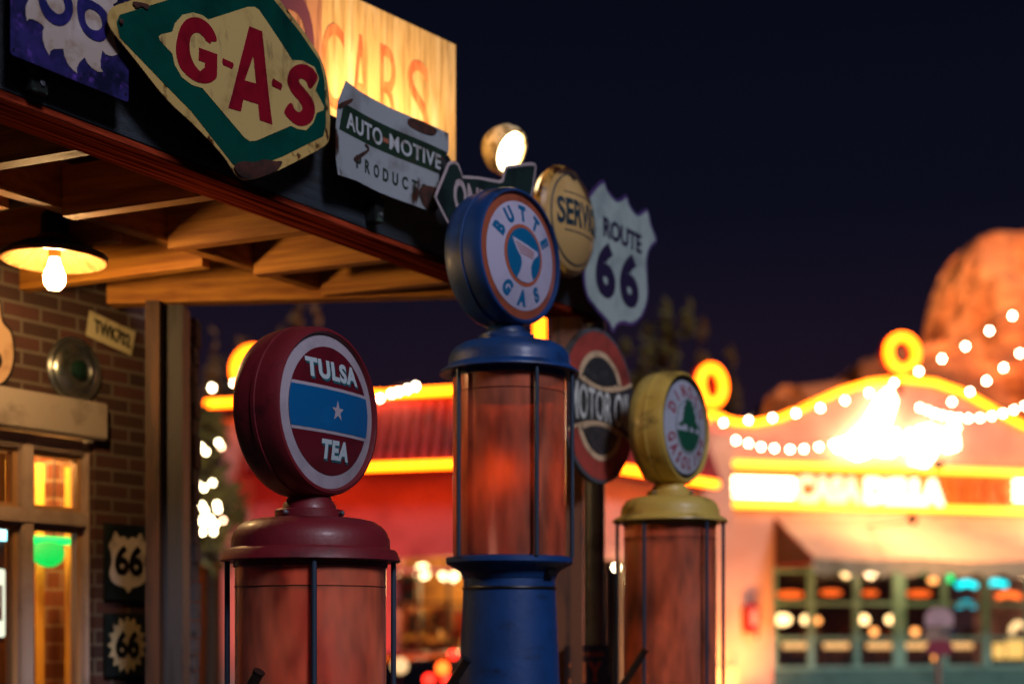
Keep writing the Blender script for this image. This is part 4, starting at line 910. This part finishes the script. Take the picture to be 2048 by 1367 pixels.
# ---- low wing with the tiled mansard
W0 = Vector((.5, 17.5)); ang1 = math.degrees(math.atan2(-.306, .952))
Wg = Fr(.5, 17.5, ang1)          # u negative to the left
wing = thing('red_wing', 'low shop wing with a red tiled eave and neon lines', 'building', Wg, -2, 2, 0)
ul = Wg.px(510, 1000)[0]; ull = Wg.px(446, 1000, -.05)[0]
zt_ = Wg.px(1105, 778)[1]; ze = Wg.px(1105, 921, -.35)[1]
wa, wb = Wg.px(784, 1100)[0], Wg.px(985, 1100)[0]; wz = Wg.px(850, 1118)[1]
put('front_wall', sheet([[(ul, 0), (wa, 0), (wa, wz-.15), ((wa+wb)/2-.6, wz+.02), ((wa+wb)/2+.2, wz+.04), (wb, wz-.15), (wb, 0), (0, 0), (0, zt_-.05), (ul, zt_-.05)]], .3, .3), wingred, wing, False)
put('side_pier', MB().box(ull-.08, ul-.002, .05, .5, 0, zt_-.15, .01), stucco, wing, False)
put('eave_soffit', MB().box(ul-.05, .02, -.34, -.002, ze-.05, ze+.0, .005), trimred, wing, False)
tile = mat('roof_tile', '#9a1c14', .6, col2='#6a120c', scale=3)
g = MB(); n = 27
for i in range(n):
    x = ul+(0-ul)*(i+.5)/n; g.tube([(x, -.34, ze+.03), (x, -.17, (ze+zt_)/2), (x, -.03, zt_-.06)], [.056, .052, .046], 8)
put('eave_backing', MB().prism([(ul, -.12), (0, -.12), (0, -.004), (ul, -.004)], ze+.005, ze+.35), M['black'], wing, False)
put('tile_eave', g, tile, wing)
zs_ = zt_
put('roof_edge', MB().box(ull-.12, .03, -.06, .5, zs_-.04, zs_+.03, .005), trimred, wing, False)
put('roof_neon', MB().tube([(ull-.2, -.13, zs_+.03), (.08, -.13, zs_+.03)], .05, 10), NEON, wing)
put('eave_neon', MB().tube([(Wg.px(600, 945, -.42)[0], -.42, ze+.0), (.1, -.42, ze+.0)], .045, 10), NEON, wing)
# lit store window
put('window_glass', MB().box(wa+.01, wb-.01, .2, .21, .6, wz-.16), glass('store_glass'), wing, False)
g = MB()
for x in (786, 836, 895, 950): a = Wg.px(x, 1100, .1)[0]; g.box(a-.02, a+.02, .1, .16, 0, wz-.1)
g.box(wa, wb, .1, .16, Wg.px(850, 1205, .1)[1]-.02, Wg.px(850, 1205, .1)[1]+.02)
put('window_mullion', g, mat('mullion_dark', '#5a4418', .6), wing, False)
put('window_head', MB().box(wa-.1, wb+.1, .05, .28, wz-.16, wz-.10), stucco, wing, False)
put('store_back', MB().box(wa-1.5, wb+1.5, 2.3, 2.4, 0, 3.2), mat('store_wall', '#a8702c', .8, col2='#c89040', scale=2, col3='#5a3418', scale3=3), wing, False)
l = bpy.data.lights.new('store_light', 'POINT'); l.energy = 130; l.color = (1, .68, .28); l.shadow_soft_size = .3
lo_ = bpy.data.objects.new('store_light', l); C.objects.link(lo_); lo_.location = Wg.w((wa+wb)/2, 1.2, 2.3)
for i, (x, y, r) in enumerate(((845, 1142, .10), (890, 1148, .075), (905, 1150, .075))):
    u, z = Wg.px(x, y, .8)
    t = thing('store_lamp', ('large round glowing lamp at the top of the store window', 'glowing lamp right of the large one in the store window', 'glowing lamp at the window edge, beside the blue pump')[i], 'lamp', Wg, u, .8, z)
    put('lamp_glass', MB().ball((u, .8, z), r), emit('store_lamp', (1, .7, .32), 8), t); put('rod', MB().tube([(u, .8, z), (u, .8, 3.0)], .01, 6), M['black'], t)
u, z = Wg.px(812, 1180, .3)
t = thing('window_poster', 'pale teal poster with a red stripe hanging in the store window', 'poster', Wg, u, .3, z-.2)
put('sheet', MB().box(u-.11, u+.13, .3, .31, z-.21, z+.2), mat('poster_teal', '#7ea08c', .7, col2='#5c7c70', scale=6), t, False)
put('stripe', sheet([[(u-.10, z-.04), (u+.12, z+.04), (u+.12, z+.12), (u-.10, z+.03)]], .002, .299), mat('poster_red', '#c8452c', .6), t, False)
cols_ = ['#b4532c', '#c89a5a', '#3c5a50', '#8c2c20', '#d0b080', '#5c3a2a', '#c87838']
random.seed(11)
for k in range(16):
    x = 792+(k % 8)*17+random.random()*8; y = 1235+(k//8)*62+random.random()*14; v2 = .6+random.random()*.5; u, z = Wg.px(x, y, v2)
    cn = ('brick red', 'tan', 'dark green', 'deep red', 'cream', 'brown', 'amber')[k % 7]; od = ('leftmost', 'second', 'third', 'fourth', 'fifth', 'sixth', 'seventh', 'rightmost')[k % 8]
    t = thing('stacked_goods', cn+' carton, '+od+' in the '+('upper' if k < 8 else 'lower')+' row inside the lit store window', 'goods', Wg, u, v2, z-.15, 'goods inside the store window')
    h = .10+random.random()*.1
    put('carton', MB().box(u-.09, u+.09, v2-.06, v2+.06, z-h, z+h, .01), mat('carton', cols_[k % 7], .6, col2=cols_[(k+3) % 7], scale=9), t, False)
    put('lid', MB().box(u-.095, u+.095, v2-.065, v2+.065, z+h+.001, z+h+.03, .005), mat('lid', cols_[(k+2) % 7], .6), t, False)
# the wing's second face, running back to the tire shop
We = Vector((.5, 17.5)); Wh = Fr(.5, 17.5, math.degrees(math.atan2(1.65, 1.23)))
uh = Wh.px(1398, 1000)[0]
w2 = thing('wing_return', 'pink side face of the wing between motor oil sign and tire shop', 'building', Wh, 1.6, .5, 0)
a, b = Wh.px(1206, 1100)[0], Wh.px(1300, 1100)[0]; zw = Wh.px(1240, 1118)[1]
put('side_wall', sheet([[(.02, 0), (a, 0), (a, zw), (b, zw), (b, 0), (uh, 0), (uh, zt_-.05), (.02, zt_-.05)]], .3, .3), stucco, w2, False)
put('soffit', MB().box(.02, uh, -.34, -.002, ze-.05, ze, .005), trimred, w2, False)
g = MB()
for i in range(34):
    x = .05+(uh-.05)*(i+.5)/34; g.tube([(x, -.34, ze+.03), (x, -.17, (ze+zt_)/2), (x, -.03, zt_-.06)], [.062, .058, .052], 8)
put('tile_eave', g, tile, w2)
put('eave_neon', MB().tube([(-.1, -.42, ze), (uh-.25, -.42, ze)], .05, 10), NEON, w2)
put('roof_neon', MB().tube([(0, -.13, zs_+.03), (uh, -.13, zs_+.03)], .045, 10), NEON, w2)
put('window_back', MB().box(a-.3, b+.3, 1.2, 1.3, 0, zw+.3), mat('back_dark', '#5a3420', .8, col2='#2c1a12', scale=2), w2, False)
put('window_glass', MB().box(a+.01, b-.01, .2, .21, .2, zw-.01), glass('side_glass'), w2, False)
g = MB()
for x in (1247,): c = Wh.px(x, 1100, .05)[0]; g.box(c-.04, c+.04, .05, .12, 0, zw-.002)
for y in (1197, 1280): zc = Wh.px(1225, y, .05)[1]; g.box(a, b, .4, .5, zc-.05, zc+.05)
put('window_shelf', g, mat('shelf_paint', '#8a7c5c', .6), w2, False)
u, z = Wh.px(1216, 1243, .5); t = thing('shelf_lamp', 'round cream lamp on the shelf between pole and yellow pump', 'lamp', Wh, u, .5, z-.08)
put('lamp_glass', MB().ball((u, .5, z), .10), emit('shelf_lamp', (1, .66, .28), 2.0), t); put('foot', MB().lathe([(.06, z-.14), (.06, z-.10), (.02, z-.09)], (u, .5, 0)), M['black'], t)
# vertical neon near the corner
c = at(1079, 650, 17.0)
t = thing('neon_pylon', 'vertical orange neon bar seen right of the blue globe neck', 'neon pylon', None, c.x, c.y, zt_)
put('tube', MB().tube([(c.x, c.y, zt_+.15), (c.x, c.y, at(1079, 560, 17.0).z)], .06, 12), NEON, t)
put('mast', MB().box(c.x-.05, c.x+.05, c.y+.07, c.y+.17, zt_-.1, at(1079, 555, 17.0).z), trimred, t, False)

# ================================================================ strings of bulbs
bulb_me = {}
def bulbs(lab, pts, Y, m=BULB, r=.026, ext=None):
    P = [at(x, y, Y if not isinstance(Y, (list, tuple)) else Y[0]+(Y[1]-Y[0])*i/(len(pts)-1)) for i, (x, y) in enumerate(pts)]
    c = P[0]; t = thing('string_lights', lab, 'string lights', None, c.x, c.y, c.z, 'strings of party bulbs')
    P2 = ([ext[0]] if ext else [])+[p+Vector((0, 0, .07)) for p in P]+([ext[1]] if ext else [])
    put('cord', MB().tube(P2, .007, 6), M['black'], t)
    key = (m.name, r)
    for p in P:
        if key not in bulb_me:
            o = put('bulb', MB().ball(c, r, (1, 1, 1.15), 12), m, t); bulb_me[key] = o.data
        else:
            o = bpy.data.objects.new('bulb', bulb_me[key]); C.objects.link(o); o.parent = t
        o.location = p-c
bulbs('long string of bulbs rising along the curved parapet to the upper right', [(1447, 845), (1497, 840), (1545, 835), (1592, 826), (1641, 815), (1690, 800), (1738, 785), (1788, 765), (1838, 742), (1884, 717), (1931, 692), (1979, 661), (2025, 631), (2072, 600)], (20.5, 18))
bulbs('string of bulbs sagging across the pink wall above the sign', [(1472, 880), (1497, 886), (1522, 893), (1549, 896), (1580, 898), (1608, 897), (1638, 893), (1667, 888), (1700, 880)], (21.5, 20.5))
bulbs('closely spaced string of bulbs over the right end of the parapet', [(1840, 815), (1855, 820), (1870, 826), (1885, 830), (1900, 833), (1917, 835), (1937, 836), (1960, 835), (1984, 831), (2006, 826), (2028, 819), (2050, 811), (2075, 800)], (21, 19))
bulbs('short string of bulbs in front of the cliff at the right edge', [(1868, 826), (1904, 803), (1940, 783), (1973, 761), (2007, 735), (2040, 706), (2070, 680)], (20.5, 18.5))
bulbs('string of bulbs along the low roof right of the red globe', [(760, 796), (783, 787), (797, 783), (815, 778), (831, 772)], (18, 17.6))
bulbs('pair of bulbs left of the neon tire on the low roof', [(388, 787), (424, 775), (468, 765)], (19, 18.8))
bulbs('pair of bulbs in the window right of the steel pole', [(1232, 1134), (1254, 1133)], 18.6)

# ================================================================ trees
def leafcloud(g, c, rx, ry, rz, n, s, spire=False):
    for _ in range(n):
        while True:
            p = Vector((random.uniform(-1, 1), random.uniform(-1, 1), random.uniform(-1, 1)))
            if spire:
                rr = (p.x*p.x+p.y*p.y)**.5; k = 1-(p.z+1)/2
                if rr < .12+.88*k**.8 and random.random() < .35+.65*rr/(.12+.88*k): break
            elif p.length < 1: break
        q = Vector((c[0]+p.x*rx, c[1]+p.y*ry, c[2]+p.z*rz))
        nn = noise.noise(q*1.3)
        if nn < -.12: continue
        a = Vector((random.uniform(-1, 1), random.uniform(-1, 1), random.uniform(-.6, 1))).normalized(); b = a.orthogonal().normalized(); ss = s*random.uniform(.6, 1.4)
        g.bm.faces.new([g.bm.verts.new(q+a*ss), g.bm.verts.new(q+b*ss*.4), g.bm.verts.new(q-a*ss), g.bm.verts.new(q-b*ss*.4)])
leafA = mat('dark_leaves', '#665c20', .7, col2='#403a16', scale=2); leafB = mat('brown_leaves', '#7a5424', .7, col2='#46301a', scale=2)
bark = mat('bark', '#3a2818', .9, bump=.5)
def tree(lab, x, ytop, ybot, Y, wpx, m, n=1500, spires=1, kind='cypress_tree'):
    top = at(x, ytop, Y); bot = at(x, ybot, Y); hw = wpx/2/FPX*Y; t = thing(kind, lab, 'tree', None, top.x, top.y, 0)
    g = MB().tube([(top.x, top.y, 0), (top.x+.05, top.y, bot.z+.2), (top.x, top.y, top.z-.6)], [.16, .11, .03], 10)
    g.tube([(top.x, top.y, bot.z), (top.x+hw*.5, top.y+.1, bot.z+(top.z-bot.z)*.4)], [.06, .02], 8).tube([(top.x, top.y, bot.z), (top.x-hw*.5, top.y-.1, bot.z+(top.z-bot.z)*.35)], [.06, .02], 8)
    put('trunk', g, bark, t)
    g = MB()
    for i in range(spires):
        ox = 0 if spires == 1 else (-1+2*i/(spires-1))*hw*.7; k = 1-.35*abs(ox)/max(hw, .01)*random.random(); zt2 = bot.z+(top.z-bot.z)*k
        leafcloud(g, (top.x+ox, top.y+random.uniform(-.3, .3), (bot.z+zt2)/2), hw/(1 if spires == 1 else 1.5), hw*.8, (zt2-bot.z)/2, n//spires, .13, True)
    put('crown', g, m, t, False)
random.seed(5)
tree('tall dark olive tree just right of the shield sign', 1335, 600, 900, 27, 105, leafA, 3600, 3)
tree('lower bushy dark tree between shield sign and motor oil sign', 1290, 640, 900, 26, 95, leafA, 2600, 3)
tree('slender dark tree left of the middle neon tire', 1405, 640, 900, 28, 46, leafB, 1100)
tree('faint low tree right of the middle neon tire', 1462, 675, 900, 29, 40, leafB, 900)
tree('brown tree top under the canopy beam, behind the red globe', 600, 600, 900, 24, 110, leafB, 1800, 3)
tree('thin brown tree left of the low roof neon tire', 452, 640, 900, 25, 80, leafB, 1100, 2)
# bush wrapped with bulbs beside the station
t = thing('lit_bush', 'dark leafy tree wrapped in warm bulbs beside the station post', 'tree', None, *at(415, 1100, 15.5).xy, 0)
c = at(415, 960, 15.5); put('trunk', MB().tube([(c.x, c.y, 0), (c.x+.04, c.y, 1.6), (c.x, c.y, 3.4)], [.08, .06, .02], 8), bark, t)
g = MB(); leafcloud(g, (c.x, c.y, 3.0), .42, .42, 1.05, 1700, .07); put('crown', g, leafA, t, False)
cl = [(402, 893), (412, 903), (437, 884), (396, 970), (408, 975), (425, 965), (404, 1010), (410, 1020), (434, 1008), (436, 1018), (402, 1040), (388, 1050), (394, 1046), (417, 1045), (430, 1048), (405, 1063), (427, 1063), (421, 1036)]
bulbs('tangled string of warm bulbs wound through the dark tree', cl, 14.9, BULBC, .019)
bulbs('dimmer orange bulbs at the edge of the tangled string', [(384, 907), (443, 893), (381, 1020), (386, 1064), (446, 1040)], 15.0, BULBD, .018)
# lamplit orange wall beyond the post, bottom left
Ow = Fr(at(380, 1250, 21).x, 21, 8)
t = thing('orange_wall', 'plain orange lit wall seen low beside the station post', 'wall', Ow, .4, 0, 0)
put('wall', MB().box(-.6, .62, 0, .3, 0, 2.55, .01), mat('orange_plaster', '#a85c20', .8, col2='#8a4614', scale=1.5), t, False); put('coping', MB().box(-.65, .67, -.04, .34, 2.552, 2.62, .01), mat('coping', '#6a3c18', .8), t, False)
put('downpipe', MB().tube([(.40, -.06, 0), (.40, -.06, 2.5)], .035, 8), mat('pipe_brown', '#3c2410', .6), t)

# ================================================================ street pole sign and parked car
c = at(1878, 1260, 15.0)
t = thing('street_sign', 'small pink white and red sign cluster on a thin pole', 'sign', None, c.x, c.y, 0)
Fs = Fr(c.x, c.y, 0)
def sq(nm, pts, v, m): 
    b_ = sheet([[(x, z) for x, z in pts]], .01, v)
    for vv in b_.verts: vv.co = Vector((c.x+vv.co.x, c.y+vv.co.y, vv.co.z))
    return put(nm, b_, m, t, False)
zt2 = at(1878, 1213, 15).z
pinkm = mat('sign_pale', '#dcb4b0', .5, col2='#b88c8c', scale=16); 
sq('top_panel', [(-.15, zt2-.20), (.15, zt2-.20), (.15, zt2-.08), (.09, zt2-.02), (0, zt2), (-.09, zt2-.02), (-.15, zt2-.08)], 0, pinkm)
sq('middle_panel', [(-.14, zt2-.36), (.10, zt2-.36), (.13, zt2-.215), (-.14, zt2-.215)], 0, mat('sign_tan', '#b09078', .5))
sq('arrow', [(.0, zt2-.25), (.17, zt2-.24), (.17, zt2-.28), (.02, zt2-.28)], -.012, mat('sign_navy', '#2c3050', .5))
sq('lower_panel', circle(0, 0, .11, 24) and [(x*1.3, zt2-.43+z*.8) for x, z in circle(0, 0, .11, 24)], -.012, mat('sign_crimson', '#a03848', .5))
put('pole', MB().tube([(c.x, c.y+.03, 0), (c.x, c.y+.03, zt2-.02)], .028, 12), mat('pole_pink', '#a8806c', .5), t)

def car(c, yaw):
    F_ = Fr(c[0], c[1], yaw)
    t = thing('parked_car', 'dark rounded car with red tail lights between the pumps', 'car', F_, 0, 0, 0)
    bp = mat('car_paint', '#14100e', .25, coat=.6)
    # body: cross sections along its length (u), width (v)
    secs = [(-2.1, .55, .45, .80), (-1.95, .80, .35, .98), (-1.3, .90, .30, 1.02), (-.6, .92, .28, 1.0), (.5, .92, .28, .98), (1.4, .90, .30, .92), (2.0, .82, .35, .84), (2.15, .6, .45, .70)]
    g = MB(); rings = []
    for u, w_, z0, z1 in secs:
        rings.append([g.bm.verts.new((u, w_*math.copysign(abs(math.cos(a))**.5, math.cos(a)), (z0+z1)/2+(z1-z0)/2*math.copysign(abs(math.sin(a))**.6, math.sin(a)))) for a in [2*PI*i/24 for i in range(24)]])
    for a, b in zip(rings, rings[1:]):
        for i in range(24): g.bm.faces.new((a[i], a[(i+1) % 24], b[(i+1) % 24], b[i]))
    g.bm.faces.new(rings[0]); g.bm.faces.new(rings[-1][::-1]); put('body', g, bp, t)
    g = MB(); rings = []
    for z, u0, u1, w_ in ((.93, -1.5, 1.0, .80), (1.15, -1.25, .65, .74), (1.32, -.95, .35, .66), (1.39, -.6, .1, .52)):
        cu, hu = (u0+u1)/2, (u1-u0)/2
        rings.append([g.bm.verts.new((cu+hu*math.copysign(abs(math.cos(a))**.5, math.cos(a)), w_*math.copysign(abs(math.sin(a))**.5, math.sin(a)), z)) for a in [2*PI*i/28 for i in range(28)]])
    for a, b in zip(rings, rings[1:]):
        for i in range(28): g.bm.faces.new((a[i], a[(i+1) % 28], b[(i+1) % 28], b[i]))
    g.bm.faces.new(rings[-1]); put('cabin', g, mat('car_glass', '#0c0c10', .12, coat=.5), t)
    for u in (-1.35, 1.3):
        for s in (-1, 1):
            wh = put('wheel', MB().lathe([(.12, -.09), (.30, -.09), (.33, -.05), (.33, .05), (.30, .09), (.12, .09)], (u, s*.80, .33), 'Y', 28), M['black'], t)
            put('rim', MB().lathe([(.19, -.093), (.19, .093)], (u, s*.80, .33), 'Y', 20), M['steel'], wh)
    for s in (-1, 1):
        for zz, e_ in ((.86, (1, .02, .01)), (.72, (1, .16, .02))):
            put('tail_light', MB().ball((-2.06, s*.58, zz), .07, (.5, 1, 1)), emit('tail_glow', e_, 5), t)
        put('headlight', MB().ball((2.08, s*.55, .66), .08, (.5, 1, 1)), mat('headlight', '#c8c0a0', .2), t)
    put('bumper', MB().box(-2.2, -2.1, -.8, .8, .42, .52, .03), M['steel'], t, False)
cp_ = at(850, 1300, 13.0)
car((cp_.x, 14.6), 60)
for i, (x, y, m) in enumerate(((885, 1335, 0), (906, 1308, 1), (858, 1358, 1), (893, 1358, 1), (800, 1330, 2))):
    p = at(x, y, 11.6)
    t = thing('street_light_ball', ('glowing red ball lamp at the left of the blue pump base', 'small red ball lamp above the larger red one', 'low red ball lamp at the bottom edge, left of the others', 'small orange ball lamp at the bottom edge by the blue pump', 'pale cream ball lamp right of the red pump rod')[i], 'lamp', None, p.x, p.y, 0)
    put('lamp_glass', MB().ball(p, (.055, .04, .05, .045, .07)[i]), emit('ball_glow', ((1, .10, .01), (1, .02, .01), (1, .62, .28))[m], (6, 5, 1.2)[m]), t)
    put('stake', MB().tube([p, (p.x, p.y, 0)], .008, 6), M['black'], t)

# ================================================================ lit rock cliffs behind
rock = mat('red_rock', '#c07444', .9, col2='#8a4824', scale=.5, stretch=(1, 1, 2.0), lo=.42, hi=.58, col3='#cf8f60', scale3=.15, lo3=.5, hi3=.7, bump=1, bscale=.6, bdist=2)
def butte_rock(pts, Y, depth, seed, zb_=0, amp=.6):
    """sloping rock mass: silhouette heights along x, given real depth and a rough surface"""
    g = MB(); P = [at(x, y, Y) for x, y in pts]; n = 60; m = 26; rows = []
    x0, x1 = P[0].x, P[-1].x
    def h(x):
        for a, b in zip(P, P[1:]):
            if a.x <= x <= b.x: return a.z+(b.z-a.z)*(x-a.x)/max(1e-6, b.x-a.x)
        return P[-1].z
    for i in range(n+1):
        x = x0+(x1-x0)*i/n; hh = h(x); row = []
        for j in range(m+1):
            t_ = j/m            # 0 front foot, .5 crest, 1 back foot
            k = min(1, 1.12*max(0, math.sin(t_*PI))**.3); yy = Y+(t_-.5)*depth; z = zb_+(hh-zb_)*k
            q_ = Vector((x*.35+seed, yy*.35, z*.35)); d = noise.fractal(q_, 1, 2, 4)*amp
            ter = math.floor(z/1.6)*.25
            row.append(g.bm.verts.new((x+d*.5, yy+d*1.4-ter*.0, max(zb_, z+d*.4*(1 if k > .3 else 0)))))
        rows.append(row)
    for a, b in zip(rows, rows[1:]):
        for j in range(m): g.bm.faces.new((a[j], a[j+1], b[j+1], b[j]))
    return g
def hill(name, pts, Y, depth, seed, amp):
    o = put(name, butte_rock(pts, Y, depth, seed, amp=amp), rock, None, True, kind='structure'); return o
hill('hill', [(1838, 900), (1856, 740), (1870, 655), (1884, 590), (1905, 530), (1930, 496), (1968, 482), (2010, 486), (2060, 478), (2120, 500), (2200, 580), (2300, 720)], 62, 7, 3.1, 1.3)
hill('hill', [(1640, 900), (1665, 790), (1690, 742), (1730, 730), (1752, 712), (1800, 716), (1850, 700), (1890, 735), (1960, 750), (2060, 735), (2200, 790)], 50, 9, 8.7, 1.2)
hill('hill', [(1490, 930), (1518, 860), (1530, 800), (1545, 786), (1600, 784), (1660, 776), (1700, 795), (1760, 800), (1850, 810), (1960, 820)], 42, 7, 5.5, .9)
for nm, p, tg, E, sz in (('cliff_a', (15.5, 30, 15), at(1970, 560, 60), 150000, 50), ('cliff_b', (9, 28, 9), at(1610, 790, 40), 8000, 60), ('cliff_c', (13, 31, 12), at(1800, 720, 48), 5000, 60)):
    l = bpy.data.lights.new(nm, 'SPOT'); l.energy = E; l.color = (1, .50, .22); l.spot_size = R_(sz); l.spot_blend = .9; l.shadow_soft_size = .5
    o = bpy.data.objects.new('hill_floodlight', l); C.objects.link(o); o.location = p; o.rotation_euler = (Vector(p)-tg).to_track_quat('Z', 'Y').to_euler()

# wall washers: pilaster uplight read off its glow, the others added to brighten
def washer(lab, fr, u, v, z, tu, tz, E, col, sz=110, tv=0):
    p = fr.w(u, v, z); tg = fr.w(tu, tv, tz)
    t = thing('unseen_washer', lab, 'lamp', None, *p); d = (tg-p).normalized(); qn = d.to_track_quat('Z', 'Y').to_matrix()
    g = MB().lathe([(.03, -.12), (.06, -.10), (.07, 0), (.06, 0), (.04, -.08)], (0, 0, 0), 'Z', 16)
    for q_ in g.bm.verts: q_.co = p+qn@q_.co
    put('housing', g, M['iron'], t)
    put('stem', MB().tube([p-d*.09, fr.w(u, v, max(0, z-.3)) if z < 1 else fr.w(u, -.002, z-.05)], .012, 8), M['iron'], t)
    l = bpy.data.lights.new('washer', 'SPOT'); l.energy = E; l.color = col; l.spot_size = R_(sz); l.spot_blend = .9; l.shadow_soft_size = .05
    o = bpy.data.objects.new('unseen_washer_light', l); C.objects.link(o); o.location = p+d*.02; o.rotation_euler = (-d).to_track_quat('Z', 'Y').to_euler()
    o.parent = t; o.matrix_parent_inverse = Matrix.Translation(-p)
pc_ = (pa+pb)/2
OR = (1, .40, .12)
washer('uplight at the foot of the orange lit pilaster', A2, pc_+.1, -1.0, .25, pc_, 2.2, 420, (1, .45, .10), 100)
washer('added uplight in front of the pink wall beside the fire cabinet', A2, .55, -1.3, .25, .4, 2.6, 260, (1, .36, .16), 110)
washer('left added lamp on the awning side of the gable wall', A2, 2.2, -1.5, 3.25, 2.2, 4.2, 330, (1, .36, .14), 130)
washer('right added lamp on the awning side of the gable wall', A2, 5.8, -1.5, 3.25, 5.6, 4.2, 330, (1, .36, .14), 130)
washer('added uplight before the pink side wall of the wing', Wh, 1.7, -1.3, .25, 1.6, 2.9, 330, (1, .38, .18), 120)
washer('added uplight reddening the front wall of the wing', Wg, -3.3, -1.3, .25, -3.0, 2.9, 420, (1, .09, .05), 120)
washer('added down lamp over the left half of the awning', A2, 2.6, -1.6, 4.0, 2.9, 2.8, 300, (1, .52, .22), 130, -.6)
washer('added down lamp over the right half of the awning', A2, 6.0, -1.6, 4.0, 5.9, 2.8, 300, (1, .46, .24), 130, -.6)
for u_ in (3.0, 6.0):
    l = bpy.data.lights.new('awning_light', 'POINT'); l.energy = 34; l.color = (1, .62, .32); l.shadow_soft_size = .1
    o = bpy.data.objects.new('awning_light', l); C.objects.link(o); o.location = A2.w(u_, -.75, 2.55)
